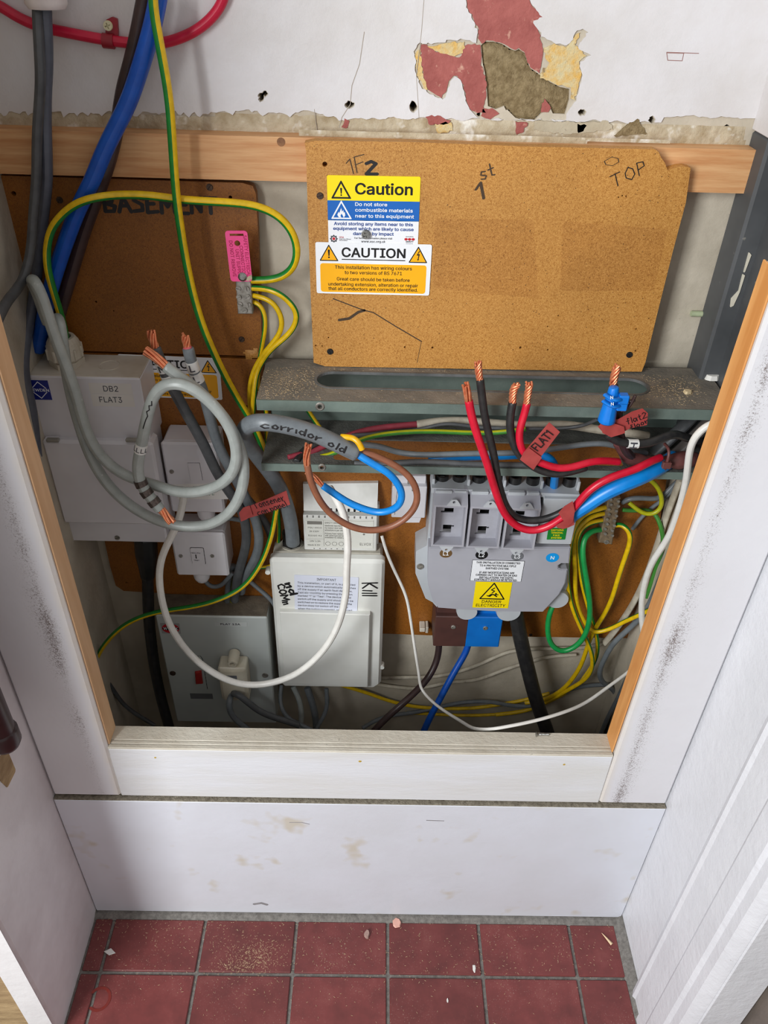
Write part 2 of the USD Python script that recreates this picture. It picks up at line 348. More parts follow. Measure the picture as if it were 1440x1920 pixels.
# board of pressed wood fibres: warm base, flecks, dark pits
def board_mat(name, c1, c2, c3, rough=0.6, stain=0.0):
    n = {'g': ('geometry', {}), 'n1': ('noise_texture', {'scale': 480, 'detail': 4, 'roughness': 0.7, 'distortion': 1.2}), 'r1': ('rgb_ramp', {'ramp': [(0.32, lin(c3)), (0.46, lin(c1)), (0.6, lin(c2))]}),
         'n2': ('noise_texture', {'scale': 5, 'detail': 4, 'roughness': 0.55}), 'r2': ('map_range', {'from_min': 0.3, 'from_max': 0.7, 'to_min': 1 - stain, 'to_max': 1.08}),
         'hs': ('hsv', {}), 'v': ('voronoi_texture', {'scale': 170}), 'vr': ('map_range', {'from_min': 0.06, 'from_max': 0.16, 'to_min': 1.0, 'to_max': 0.0, 'clamp': True}),
         'n3': ('noise_texture', {'scale': 60, 'detail': 1}), 'n3r': ('map_range', {'from_min': 0.5, 'from_max': 0.6, 'clamp': True}), 'mm': ('math', {'math_type': 'multiply'}),
         'mx': ('mix_color', {'b': lin((70, 40, 12))}), 'bu': ('bump', {'strength': 0.25, 'distance': 0.001}), 'p': ('principled_bsdf', {'roughness': rough})}
    l = [('g.position', 'n1.vector'), ('n1.fac', 'r1.fac'), ('g.position', 'n2.vector'), ('n2.fac', 'r2.value'), ('r1.color', 'hs.color'), ('r2.result', 'hs.value'),
         ('g.position', 'v.vector'), ('v.distance', 'vr.value'), ('g.position', 'n3.vector'), ('n3.fac', 'n3r.value'), ('vr.result', 'mm.value1'), ('n3r.result', 'mm.value2'),
         ('mm.value', 'mx.fac'), ('hs.color', 'mx.a'), ('mx.result', 'p.base_color'), ('n1.fac', 'bu.height'), ('bu.normal', 'p.normal')]
    return usdkit.material(stage, LOOK + name, n, l, surface='p.BSDF')
chip = board_mat('chipboard', (182, 126, 56), (204, 150, 78), (146, 92, 30), 0.55, 0.16)
chip_dark = board_mat('chipboard_mark', (172, 116, 48), (196, 140, 70), (134, 82, 26), 0.6, 0.18)
hardboard = board_mat('hardboard', (138, 82, 20), (154, 96, 30), (112, 62, 12), 0.5, 0.3)
hardboard_low = board_mat('hardboard_low', (146, 88, 28), (162, 100, 36), (116, 64, 18), 0.42, 0.35)

# earth wire: two colours split along the length through the mesh's own coordinates
def stripe_mat(name, c1, c2, share):
    n = {'u': ('uvmap', {'attribute': 'st'}), 's': ('separate_xyz', {}), 'f': ('math', {'math_type': 'fraction'}), 'lt': ('math', {'math_type': 'less_than', 'value2': share}),
         'mx': ('mix_color', {'a': lin(c1), 'b': lin(c2)}), 'g': ('geometry', {}), 'n': ('noise_texture', {'scale': 120, 'detail': 3}), 'mr': ('map_range', {'from_min': .3, 'from_max': .7, 'to_min': .82, 'to_max': 1.05}), 'hs': ('hsv', {}), 'p': ('principled_bsdf', {'roughness': 0.38})}
    l = [('u.UV', 's.vector'), ('s.x', 'f.value1'), ('f.value', 'lt.value1'), ('lt.value', 'mx.fac'), ('mx.result', 'hs.color'), ('g.position', 'n.vector'), ('n.fac', 'mr.value'), ('mr.result', 'hs.value'), ('hs.color', 'p.base_color')]
    return usdkit.material(stage, LOOK + name, n, l, surface='p.BSDF')
earth = stripe_mat('earth_sheath', (226, 186, 10), (22, 122, 44), 0.46)
earth_old = stripe_mat('old_earth_sheath', (176, 176, 18), (60, 130, 40), 0.3)

# ------------------------------------------------------------------ the setting
YW, YF = 1.05, 0.690                      # painted face of the back wall, front face of the hatch frame
XL, XR = -0.4675, 0.4535                  # side walls of the alcove
Y0L, Y0R = 0.4935, 0.440                   # where the side walls end towards the viewer
TOPZ = 1.95

# floor: quarry tiles on a grout bed
fl = Thing('floor', kind='structure')
fl.part('grout_bed', cbox((-1.2, -0.6, -0.06), (1.4, 1.10, -0.0035), 0.001), grout)
n_ = {'g': ('geometry', {}), 'oi': ('object_info', {}), 'n': ('noise_texture', {'scale': 22, 'detail': 5, 'roughness': .65}), 'r': ('rgb_ramp', {'ramp': [(.3, lin((98, 46, 44))), (.55, lin((116, 54, 52))), (.75, lin((128, 68, 64)))]}),
      'hv': ('map_range', {'to_min': .88, 'to_max': 1.1}), 'hs': ('hsv', {}), 'd': ('noise_texture', {'scale': 420, 'detail': 2}), 'd2': ('noise_texture', {'scale': 11, 'detail': 3}), 'dm': ('map_range', {'from_min': .63, 'from_max': .74, 'to_max': .55, 'clamp': True}), 'dm2': ('map_range', {'from_min': .42, 'from_max': .62, 'clamp': True}), 'mu': ('math', {'math_type': 'multiply'}),
      'mx': ('mix_color', {'b': lin((176, 160, 146))}), 'bu': ('bump', {'strength': .2, 'distance': .001}), 'p': ('principled_bsdf', {'roughness': .5})}
l_ = [('g.position', 'n.vector'), ('n.fac', 'r.fac'), ('r.color', 'hs.color'), ('oi.random', 'hv.value'), ('hv.result', 'hs.value'), ('g.position', 'd.vector'), ('g.position', 'd2.vector'), ('d.fac', 'dm.value'), ('d2.fac', 'dm2.value'), ('dm.result', 'mu.value1'), ('dm2.result', 'mu.value2'), ('mu.value', 'mx.fac'), ('hs.color', 'mx.a'), ('mx.result', 'p.base_color'), ('n.fac', 'bu.height'), ('bu.normal', 'p.normal')]
tile_mat = usdkit.material(stage, LOOK + 'quarry_tile', n_, l_, surface='p.BSDF')
S, GX0, YR = 0.158, -0.2746, 0.5875
rows = [(YR + 0.0028, YF - 0.016)] + [(YR - S * (k + 1) + 0.0028, YR - S * k - 0.0028) for k in range(5)]
for y0, y1 in rows:
    for k in range(-6, 8):
        x0, x1 = GX0 + k * S + 0.0028, GX0 + (k + 1) * S - 0.0028
        if y1 > Y0L - 0.1:
            x0, x1 = max(x0, XL + 0.004), min(x1, XR - 0.016)
            if x1 - x0 < 0.02: continue
        fl.part('tile', cbox((x0, y0, -0.012), (x1, y1, rng.uniform(-.0004, .0004)), 0.0013), tile_mat)
# mortar fillets against the skirting board and the right wall
fl.part('mortar_fillet', hull([(XL, YF + .01, -.004), (XR, YF + .01, -.004), (XL, YF - .017, -.002), (XR, YF - .017, -.002), (XL, YF - .008, .0035), (XR, YF - .008, .0035), (XL, YF + .01, .004), (XR, YF + .01, .004)]), grout)
fl.part('mortar_fillet', hull([(XR + .01, YF, -.004), (XR + .01, Y0R, -.004), (XR - .018, YF, -.002), (XR - .018, Y0R, -.002), (XR - .002, YF, .010), (XR - .002, Y0R, .010), (XR + .01, YF, .010), (XR + .01, Y0R, .010)]), grout)
ringp = on_z(186, 1873, 0.0008)
ring_mat = M('ring_stain', (120, 38, 30), 0.4, scale=200, col2=(112, 44, 38))
ang = np.linspace(-2.2, 2.5, 40); rp = np.stack([ringp[0] + .0165 * np.cos(ang), ringp[1] + .0165 * np.sin(ang)], 1)
e_ = ext(LineString(rp).buffer(.0022), .0003); v_, f_ = va(e_); fl.part('ring_stain', (v_ + [0, 0, .0006], f_), ring_mat, label='dark red ring stain')

# back wall: a plaster body with fixing holes drilled into it, older coats and a torn white paint layer on top
hole_px = [(490, 181, 5, 7), (497, 175, 4, 4), (656, 196, 8, 6), (775, 200, 7, 9), (951, 199, 6, 7), (1091, 210, 7, 5), (1222, 224, 5, 6), (1362, 240, 6, 6), (898, 215, 4, 4)]
YB = 1.0520
def ell(px, py, a, b, Y, seed=0):
    r = np.random.default_rng(seed + int(px)); th = np.linspace(0, 2 * np.pi, 14)[:-1]
    return poly_px([(px + a * (1 + r.normal(0, .14)) * math.cos(t), py + b * (1 + r.normal(0, .14)) * math.sin(t)) for t in th], Y).buffer(0)
holes = unary_union([ell(*h, YB) for h in hole_px])
BARE = [(901, 84), (910, 77), (925, 77), (941, 81), (957, 91), (966, 94), (973, 91), (985, 99), (989, 113), (995, 127), (1012, 139), (1032, 153), (1050, 162), (1069, 166), (1068, 188), (1060, 215), (1036, 214), (1028, 196), (1021, 208), (1003, 226), (985, 228), (966, 222), (952, 208), (945, 200), (930, 206), (914, 200), (912, 170), (908, 135), (904, 118)]
bare_hole = poly_px(BARE, YB).buffer(0).buffer(-.0006)
wb = Thing('wall_back', kind='structure')
wb.part('plaster_body', wall_ext(sbox(XL - .1, -.02, XR + .1, TOPZ).difference(holes.union(bare_hole)), YB, 0.03), inner_wall)
wb.part('masonry', cbox((XL - .1, YB + .03, -.02), (XR + .1, YB + .1, TOPZ), .001), dark_hole)
PATCH = [(872, -40), (874, 13), (884, 32), (896, 55), (895, 66), (892, 80), (876, 75), (857, 76), (845, 74), (829, 80), (808, 83), (787, 80), (780, 90), (776, 97), (780, 112), (778, 127), (781, 142), (786, 154), (793, 166), (801, 173), (815, 181), (830, 187), (837, 176), (842, 161), (847, 150), (853, 143), (860, 147), (867, 157), (870, 172), (874, 188), (880, 205), (886, 212), (905, 222), (1062, 226),
         (1062, 214), (1068, 203), (1080, 189), (1085, 167), (1092, 141), (1088, 124), (1088, 116), (1098, 110), (1107, 104), (1094, 97), (1084, 90), (1094, 72), (1103, 60), (1093, 54), (1079, 62), (1072, 76), (1060, 87), (1049, 82), (1038, 79), (1026, 74), (1014, 68), (1010, 56), (1000, 43), (1008, 37), (1017, 32), (1006, 18), (995, 6), (975, -40)]
rr_ = np.random.default_rng(3)
def rough(P, amp=1.3, step=5):
    out = []
    for (x0, y0), (x1, y1) in zip(P, P[1:] + P[:1]):
        n = max(1, int(math.hypot(x1 - x0, y1 - y0) / step))
        for k in range(n):
            x, y = x0 + (x1 - x0) * k / n, y0 + (y1 - y0) * k / n
            out.append((x + rr_.normal(0, amp * (.5 if k == 0 else 1)), y + rr_.normal(0, amp * (.5 if k == 0 else 1))))
    return out
low = []
for i, x in enumerate(np.linspace(-60, 1470, 300)):   # ragged lower edge of the paint, with runs
    base = 209 + 0.0045 * max(0, x) + (10 if 640 < x < 1240 else 0) + 0.012 * max(0, x - 900)
    low.append((x, base + 16 * (meshkit.fbm(np.array([x * .045, 0.5, 1.0]), 4, 3) - .5) + (18 * max(0, meshkit.noise(np.array([x * .11, 3.5, 2.0]), 5) - .55) * 2 if x < 640 else 0)))
paint_poly = poly_px([(-90, -520), *low, (1510, -520)], YW).buffer(0).difference(poly_px(rough(PATCH), YW).buffer(0)).difference(holes.buffer(.0008))
paint_poly = paint_poly.intersection(sbox(XL, 0, XR, TOPZ))
wb.part('paint_layer', wall_ext(paint_poly, YW, YB - YW), wall_paint, label='white paint layer, torn away in places')
RED = [[(874, -40), (876, 13), (886, 32), (898, 55), (897, 72), (903, 82), (911, 75), (925, 76), (941, 80), (957, 90), (966, 93), (973, 90), (984, 98), (988, 112), (994, 126), (1011, 137), (1016, 118), (1019, 95), (1014, 76), (1010, 56), (1000, 43), (1008, 37), (1017, 32), (1006, 18), (995, 6), (975, -40)],
       [(790, 84), (800, 84), (818, 98), (840, 100), (862, 108), (872, 86), (890, 82), (900, 84), (903, 105), (902, 122), (908, 132), (909, 150), (913, 160), (911, 185), (906, 200), (912, 212), (895, 213), (880, 203), (874, 186), (869, 160), (857, 142), (846, 146), (840, 158), (836, 174), (829, 184), (812, 175), (803, 168), (797, 150), (791, 130), (789, 110)],
       [(905, 205), (922, 203), (936, 214), (918, 225), (903, 219)], [(1021, 185), (1033, 203), (1028, 211), (1014, 211)]]
for k, P in enumerate(RED):
    wb.part('red_plaster', wall_ext(poly_px(rough(P, 1.0), YW).buffer(-.0002).buffer(.0002).intersection(sbox(-1, 0, 1, TOPZ)), YB - .0011, .0011), red_plaster)
for P in ([(797, 86), (826, 84), (852, 78), (872, 80), (868, 100), (846, 106), (820, 97)], [(779, 98), (788, 92), (790, 118), (796, 150), (802, 168), (798, 168), (786, 150), (780, 125)], [(1019, 90), (1040, 82), (1061, 88), (1072, 74), (1090, 60), (1078, 84), (1100, 104), (1086, 117), (1090, 140), (1083, 168), (1078, 188), (1071, 186), (1070, 163), (1048, 160), (1030, 152), (1013, 148), (1013, 138), (1030, 118), (1022, 108)], [(872, 8), (878, 30), (892, 52), (886, 52), (873, 40)]):
    wb.part('yellow_paint', wall_ext(poly_px(rough(P), YW).buffer(-.0001), YB - .0014, .0014), yellow_flake)
def bumpy(P, Y, depth, amp, seed, step=.004):
    pg = poly_px(P, Y).buffer(0); x0, z0, x1, z1 = pg.bounds; V, Fc, idx = [], [], {}
    nx, nz = int((x1 - x0) / step) + 2, int((z1 - z0) / step) + 2
    for j in range(nz):
        for i in range(nx):
            q = Point(x0 + i * step, z0 + j * step)
            if pg.buffer(step * .6).contains(q):
                d = min(1, max(0, (pg.exterior.distance(q) if pg.contains(q) else 0) / .006)); h = meshkit.fbm(np.array([q.x * 70, q.y * 70, seed]), 4, seed)
                idx[i, j] = len(V); V.append((q.x, Y + depth - d * (depth + amp * (h - .5) * 2), q.y))
    for (i, j), a in idx.items():
        b, c, d = idx.get((i + 1, j)), idx.get((i + 1, j + 1)), idx.get((i, j + 1))
        if None not in (b, c, d): Fc += [(a, b, c), (a, c, d)]
    return np.array(V), np.array(Fc)
wb.part('bare_plaster', bumpy(BARE, YB + .0015, .0030, .0022, 5, .003), bare_plaster, smooth=True)
# crumbling strip between the paint and the batten
wb.part('ragged_plaster', bumpy([(-40, 206), (1398, 236), (1398, 285), (600, 266), (-40, 246)], YB - .0014, .0015, .0022, 9, .005), ragged, smooth=True)
for P, mt in (([(646, 222), (655, 226), (650, 240), (640, 238)], red_plaster), ([(797, 219), (820, 216), (846, 226), (836, 234), (806, 234)], red_plaster), ([(812, 232), (846, 229), (850, 244), (822, 252)], yellow_flake), ([(966, 228), (990, 230), (982, 246), (968, 252)], red_plaster), ([(1082, 232), (1100, 234), (1092, 246), (1084, 250)], red_plaster), ([(1004, 226), (1090, 230), (1140, 226), (1150, 244), (1060, 252), (1000, 244)], plaster), ([(1172, 236), (1196, 222), (1214, 250), (1150, 256)], bare_plaster)):
    wb.part('flake', wall_ext(poly_px(rough(P), YW).buffer(-.0001), YB - .0026, .0026), mt)
for P in ([(872, 60), (896, 64), (893, 82)], ):
    pass
crack_m = M('crack_line', (168, 158, 146), .8)
for k, P in enumerate([[(636, 240), (640, 220), (655, 196), (660, 160), (672, 120), (684, 60)], [(786, 220), (778, 140), (790, 60), (794, -10)], [(590, 205), (592, 226), (596, 250)]]):
    q = LineString([(lambda w: (w[0], w[2]))(at(x + rr_.normal(0, 1.5), y, YW)) for x, y in P]).buffer(.0003 if k else .0004)
    wb.part('crack', wall_ext(q, YW - .0002, .0004), crack_m)
sk = lambda P, w=.00035: LineString([(lambda q_: (q_[0], q_[2]))(at(x, y, YW)) for x, y in P]).buffer(w)
wb.part('pencil_mark', wall_ext(unary_union([sk([(1252, 113), (1279, 114), (1282, 100), (1250, 99), (1252, 113)]), sk([(1250, 98), (1310, 100)])]), YW - .0002, .0004), M('pencil_brown', (150, 110, 104), .8))

# side walls of the alcove: a stub that ends towards the viewer, its inner part inside the cupboard
dirty_left = M('wall_left_paint', (222, 218, 220), 0.5, scale=8, col2=(204, 198, 200), bump=.5, bscale=40, dust=((110, 98, 88), .2, 70))
board_end = M('raw_board', (176, 150, 110), 0.8, scale=20, col2=(140, 114, 80), bump=.5, bscale=120, stretch=(1, 1, 4))
wl = Thing('wall_left', kind='structure')
wl.part('painted_face', cbox((XL - .03, Y0L, -.01), (XL, YF + .03, TOPZ), .006), dirty_left)
wl.part('inner_face', cbox((XL - .03, YF + .03, -.01), (XL - .001, YB, TOPZ), .001), inner_wall)
wl.part('raw_board', cbox((XL - .4, Y0L + .006, -.01), (XL - .03, Y0L + .03, TOPZ), .002), board_end)
wl.part('painted_edge', hull([(XL - .001, Y0L - .001, 0), (XL - .034, Y0L - .0035, 0), (XL - .034, Y0L + .02, 0), (XL - .001, Y0L - .001, TOPZ), (XL - .034, Y0L - .0035, TOPZ), (XL - .034, Y0L + .02, TOPZ)]), white_paint)
wr = Thing('wall_right', kind='structure')
right_paint = M('wall_right_paint', (222, 223, 227), 0.42, scale=10, col2=(215, 216, 220), bump=.8, bscale=55, dust=((150, 145, 140), .2, 60))
dark_grey_paint = M('dark_grey_paint', (82, 84, 86), 0.5, scale=10, col2=(66, 68, 70), dust=((196, 190, 176), .24, 30))
wr.part('painted_face', cbox((XR, Y0R, -.01), (XR + .06, YF + .03, TOPZ), .003), right_paint)
wr.part('grey_painted_face', cbox((XR + .025, YF + .03, .78), (XR + .06, YB, 1.205), .001), dark_grey_paint)
wr.part('lower_inner_face', cbox((XR + .024, YF + .03, -.01), (XR + .06, YB, .78), .001), inner_wall)
wr.part('grey_pier', cbox((XR, .998, .80), (XR + .04, YB, 1.205), .0035), dark_grey_paint)
wr.part('white_upper_face', cbox((XR - .001, YF + .03, 1.205), (XR + .06, YB, TOPZ), .001), wall_paint)

# moulded architrave on the right wall, upright
aw = [(0.0, 0.0), (0.0, .010), (.006, .013), (.010, .010), (.026, .010), (.030, .015), (.046, .015), (.050, .018), (.070, .018), (.074, .014), (.084, .014), (.090, .006), (.092, 0)]
yA = 0.568
arch = Polygon([(yA - a * 1.38, XR - b) for a, b in aw])
e_ = ext(arch, TOPZ + .01); v_, f_ = va(e_); v_ = np.stack([v_[:, 1], v_[:, 0], v_[:, 2] - .005], 1); f_ = f_[:, ::-1]
single('trim_5', (v_, f_), right_paint, kind='structure', smooth=25)

# boards of the hatch frame
mould = None
def frame_paint(name, xedge, sgn):
    n = {'g': ('geometry', {}), 's': ('separate_xyz', {}), 'd': ('math', {'math_type': 'subtract', 'value2': xedge}), 'ab': ('math', {'math_type': 'multiply', 'value2': sgn}),
         'w1': ('map_range', {'from_min': .006, 'from_max': .026, 'clamp': True}), 'w2': ('map_range', {'from_min': .028, 'from_max': .058, 'to_min': 1, 'to_max': 0, 'clamp': True}), 'wm': ('math', {'math_type': 'multiply'}),
         'n': ('noise_texture', {'scale': 560, 'detail': 6, 'roughness': .9}), 'n2': ('noise_texture', {'scale': 9, 'detail': 3}), 'nm': ('math', {'math_type': 'multiply_add', 'value2': .30, 'value3': -.15}), 'ad': ('math', {'math_type': 'add'}), 'sc': ('math', {'math_type': 'multiply_add', 'value2': .2, 'value3': .0}), 'a2': ('math', {'math_type': 'add'}),
         'th': ('map_range', {'from_min': .70, 'from_max': .80, 'clamp': True}), 'base': ('noise_texture', {'scale': 7, 'detail': 4}), 'bx': ('mix_color', {'a': lin((217, 217, 220)), 'b': lin((206, 204, 207))}),
         'mx': ('mix_color', {'b': lin((104, 90, 84))}), 'cw': ('map_range', {'from_min': .003, 'from_max': .013, 'to_min': .75, 'to_max': 0, 'clamp': True}), 'cx': ('mix_color', {'b': lin((214, 202, 180))}), 'xs': ('math', {'math_type': 'multiply'}), 'n5': ('noise_texture', {'scale': 30, 'detail': 4}), 'bn': ('noise_texture', {'scale': 60, 'detail': 4}), 'bu': ('bump', {'strength': .3, 'distance': .002}), 'p': ('principled_bsdf', {'roughness': .42})}
    l = [('g.position', 's.vector'), ('s.x', 'd.value1'), ('d.value', 'ab.value1'), ('ab.value', 'w1.value'), ('ab.value', 'w2.value'), ('w1.result', 'wm.value1'), ('w2.result', 'wm.value2'),
         ('g.position', 'n.vector'), ('g.position', 'n2.vector'), ('n2.fac', 'nm.value1'), ('wm.value', 'sc.value1'), ('n.fac', 'ad.value1'), ('sc.value', 'ad.value2'), ('ad.value', 'a2.value1'), ('nm.value', 'a2.value2'), ('a2.value', 'th.value'),
         ('g.position', 'base.vector'), ('base.fac', 'bx.fac'), ('ab.value', 'cw.value'), ('g.position', 'n5.vector'), ('cw.result', 'xs.value1'), ('n5.fac', 'xs.value2'), ('xs.value', 'cx.fac'), ('bx.result', 'cx.a'), ('cx.result', 'mx.a'), ('th.result', 'mx.fac'), ('mx.result', 'p.base_color'), ('g.position', 'bn.vector'), ('bn.fac', 'bu.height'), ('bu.normal', 'p.normal')]
    return usdkit.material(stage, LOOK + name, n, l, surface='p.BSDF')
XOL, XOR = -0.3655, 0.3495
HS, HP = 0.458, 0.336
fp_l, fp_r = frame_paint('stile_paint_near_edge', XOL, -1.0), frame_paint('stile_paint_mould', XOR, 1.0)
def stile(x0, x1, xe, mat, top):
    t = Thing('trim_1' if xe < 0 else 'trim_2', kind='structure')
    lean = lambda q: (np.c_[va(q)[0][:, 0] + np.where(va(q)[0][:, 0] < XR - .03, np.maximum(va(q)[0][:, 2] - HS, 0) * .0135 * (xe > 0), 0), va(q)[0][:, 1:]], va(q)[1])
    t.part('board', lean(cbox((x0, YF, HP + .006), (x1, YF + .037, top), .0035)), mat)
    lo, hi = sorted((xe, xe + (.0022 if xe < 0 else -.0022)))
    t.part('bare_timber_edge', lean(cbox((lo, YF + .006, HS), (hi, YF + .037, top - .002), .0006)), timber_pale if xe < 0 else timber_edge, label='unpainted timber inner edge')
    return t
stile(XL + .0015, XOL, XOL, fp_l, 1.24)
stile(XOR, XR - .0015, XOR, fp_r, 1.158)
sill_top = M('sill_dirty_paint', (206, 200, 186), 0.7, scale=14, col2=(190, 182, 166), bump=.5, bscale=120, dust=((80, 74, 66), .26, 150), stretch=(1, 1.6, 1.6))
rail_paint = M('rail_paint', (218, 220, 224), 0.45, scale=6, col2=(210, 209, 205), bump=.25, bscale=60, stretch=(.5, 1, 3))
sl = Thing('trim_3', kind='structure')
sl.part('rail_board', cbox((XOL - .0005, YF + .0005, HP + .006), (XOR + .0005, YF + .037, HS - .002), .002), rail_paint)
sl.part('sill_strip', cbox((XOL, YF + .0145, HS - .02), (XOR, YF + .039, HS), .001), sill_top)
sl.part('sill_strip', cbox((XOL, YF + .001, HS - .02), (XOR, YF + .008, HS - .0006), .001), sill_top)
sl.part('sill_strip', cbox((XOL, YF + .0085, HS - .02), (XOR, YF + .014, HS - .0003), .0008), sill_top)
stain = M('rust_stain', (206, 178, 96), .6, scale=300, col2=(170, 140, 60))
for px_, py_, w_ in ((291, 1421, .0016), (675, 1428, .0022), (1058, 1434, .0018)):
    q = at(px_, py_, YF); sl.part('nail_stain', wall_ext(Point(q[0], q[2]).buffer(w_), YF + .0003, .0005), stain)
pnl_mat = M('panel_paint', (215, 218, 226), 0.42, scale=5, col2=(209, 211, 217), bump=.25, bscale=50, dust=((200, 194, 182), .345, 11))
pn = Thing('trim_4', kind='structure')
pn.part('board', cbox((XL + .001, YF - .004, .004), (XR - .001, YF + .02, HP), .0015), pnl_mat)
pn.part('dusty_top_edge', cbox((XL + .001, YF - .0035, HP - .0005), (XR - .001, YF + .02, HP + .0012), .0005), M('edge_dust', (150, 142, 126), .95, scale=200, col2=(110, 102, 88), bump=.8, bscale=500))
scuff = M('scuff', (150, 148, 150), .6, var=.2)
for P, w_ in (([(543, 1542), (566, 1542), (580, 1545)], .0006), ([(800, 1538), (832, 1539)], .0008), ([(655, 1512), (685, 1512)], .0), ([(477, 1695), (490, 1693), (500, 1696)], .0028), ([(655, 1530), (655, 1531)], 0)):
    if w_: pn.part('scuff', wall_ext(LineString([(lambda q: (q[0], q[2]))(at(x, y, YF - .004)) for x, y in P]).buffer(w_), YF - .0043, .0005), scuff)

# old door leaf beyond the right wall, in shade
d1 = Thing('door_1', kind='structure')
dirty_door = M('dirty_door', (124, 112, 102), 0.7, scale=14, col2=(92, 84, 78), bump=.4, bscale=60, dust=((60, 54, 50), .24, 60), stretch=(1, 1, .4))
d1.part('leaf', cbox((XR + .065, -.35, 0.002), (XR + .10, .40, TOPZ), .003), dirty_door)
d1.part('leaf', cbox((XR + .065, .404, 0.002), (XR + .10, .62, TOPZ), .003), dirty_door)

# ------------------------------------------------------------------ boards on the back wall
YC = 1.010                                # face of the chipboard
a, b = at(0, 238, 1.025), at(1398, 356, 1.025)
zt, zb = at(560, 258, 1.025)[2], at(560, 341, 1.025)[2]
jag = [(b[0] + .006 * math.sin(k * 2.1) * .5 + rng.uniform(-.001, .001) + (zt - z) * -.10 + .008, z) for k, z in enumerate(np.linspace(zb, zt, 14))]
t = Thing('timber_batten', 'long pale pine batten across the back wall, its right end sawn ragged', 'batten', (0, 1.03, zb))
t.part('batten', wall_ext(Polygon([(XL + .001, zb), *jag, (XL + .001, zt)]), 1.0255, YB - .0005 - 1.0255), timber_batten)
knot = M('timber_knot', (150, 104, 66), .6, scale=120, col2=(110, 72, 44))
q = at(527, 268, 1.025); t.part('knot', wall_ext(Point(q[0], q[2] + .001).buffer(.005, quad_segs=6), 1.0252, .001), knot)
q0, q1 = at(572, 252, 1.025), at(1240, 276, 1.025)
t.part('plaster_crumbs', bumpy([(560, 246), (1260, 262), (1260, 272), (560, 258)], 1.03, .004, .002, 12, .004), ragged, smooth=True, kind='stuff')

def board_thing(name, label, px, Y, depth, mat, holes=(), mats=(), extra=None):
    pg = poly_px(px, Y).buffer(0)
    hs = [Point(*(lambda q: (q[0], q[2]))(at(hx, hy, Y))).buffer(r, quad_segs=4) for hx, hy, r in holes]
    if hs: pg = pg.difference(unary_union(hs))
    lo = at(*px[0], Y)
    th = Thing(name, label, 'board', (lo[0], Y + depth, pg.bounds[1]))
    th.part('panel', wall_ext(pg, Y, depth), mat)
    return th
def screw(th, px, py, Y, r, mat, ang=.6, cross=False, name='screw', parent=None, up=.0012):
    q = at(px, py, Y); fr = Frame((q[0], Y, q[2]), (math.cos(ang), 0, math.sin(ang)), (-math.sin(ang), 0, math.cos(ang)))
    d = Point(0, 0).buffer(r, quad_segs=5); sl_ = sbox(-r * .85, -r * .14, r * .85, r * .14)
    if cross: sl_ = unary_union([sbox(-r * .6, -r * .14, r * .6, r * .14), sbox(-r * .14, -r * .6, r * .14, r * .6)])
    base = fr.put(ext(d, up * .5)); top = fr.put(ext(d.buffer(-r * .08).difference(sl_), up), z=up * .4)
    th.part(name, cat(base, top), mat, parent=parent)

left_px = [(-30, 328), (455, 343), (474, 349), (480, 364), (484, 440), (488, 560), (492, 668), (120, 657), (-60, 655)]
tb = board_thing('hardboard_panel', 'brown hardboard panel with handwritten BASEMENT, below the batten on the left', left_px, 1.034, .013, hardboard,
                 [(26, 363, .003), (432, 370, .0022), (180, 566, .0016), (213, 583, .001), (378, 590, .0014)])
fr, w_, h_ = frame_px((198, 366), (400, 370), (198, 396), 1.034)
pg, tw = hand('BASEMENT', .019, .0044, .2, 2); pg = affinity.scale(pg, .142 / tw, 1, origin=(0, 0))
tb.part('handwriting', fr.put(ext(pg, .0002), z=.0002), ink, label='handwritten BASEMENT in black marker')
for x, y in ((453, 636), (112, 375), (393, 351)): screw(tb, x, y, 1.034, .0042, rust_screw, .9)

low_px = [(110, 660), (494, 674), (494, 760), (700, 770), (1270, 780), (1240, 960), (1205, 1197), (800, 1191), (640, 1185), (500, 1130), (300, 1112), (232, 1108), (217, 1098), (206, 1060), (150, 800)]
tlw = board_thing('hardboard_panel', 'large varnished brown hardboard backing panel low behind the meters and boxes', low_px, 1.0345, .012, hardboard_low, [(237, 1092, .0018), (462, 762, .002), (1163, 1060, .001)])
tlw.part('torn_edge', bumpy([(455, 660), (482, 655), (490, 672), (462, 676)], 1.031, .003, .0015, 15, .003), chip, smooth=True)
screw(tlw, 995, 1190, 1.0345, .003, rust_screw)

chip_px = [(574, 284), (571, 268), (590, 264), (760, 266), (1000, 275), (1228, 280), (1235, 285), (1240, 296), (1247, 306), (1252, 320), (1262, 316), (1272, 313), (1284, 312), (1295, 315), (1286, 380), (1262, 470), (1232, 590), (1210, 680), (1203, 697), (1185, 697), (900, 692), (610, 687), (588, 680), (582, 540), (577, 400)]
ch = [(609, 308, .0030), (914, 434, .0028), (592, 648, .0012), (604, 649, .001), (616, 633, .001), (811, 652, .0016), (759, 651, .0014), (976, 652, .0018), (1027, 656, .0012), (1047, 592, .0012), (1027, 612, .001), (1217, 597, .0010), (1193, 617, .0012), (1192, 658, .0016), (1155, 437, .0014), (1167, 367, .001), (1174, 368, .001), (1160, 370, .0009), (853, 541, .0008)]
tc = board_thing('chipboard_panel', 'large orange-brown chipboard panel screwed over the batten, broken at its top right corner', chip_px, YC, .0145, chip, ch)
screw(tc, 600, 367, YC, .0042, rust_screw, .4); screw(tc, 619, 659, YC, .0044, black_plastic, .4, True); screw(tc, 1180, 665, YC, .0044, black_plastic, .8, True)
for P in ([(815, 410), (1000, 412), (1010, 560), (812, 540)], [(1055, 415), (1252, 430), (1225, 545), (1050, 545)]):
    tc.part('old_mark', wall_ext(poly_px(P, YC).buffer(-.004).buffer(.004), YC - .0001, .0002), chip_dark, label='darker mark left by a removed fitting')
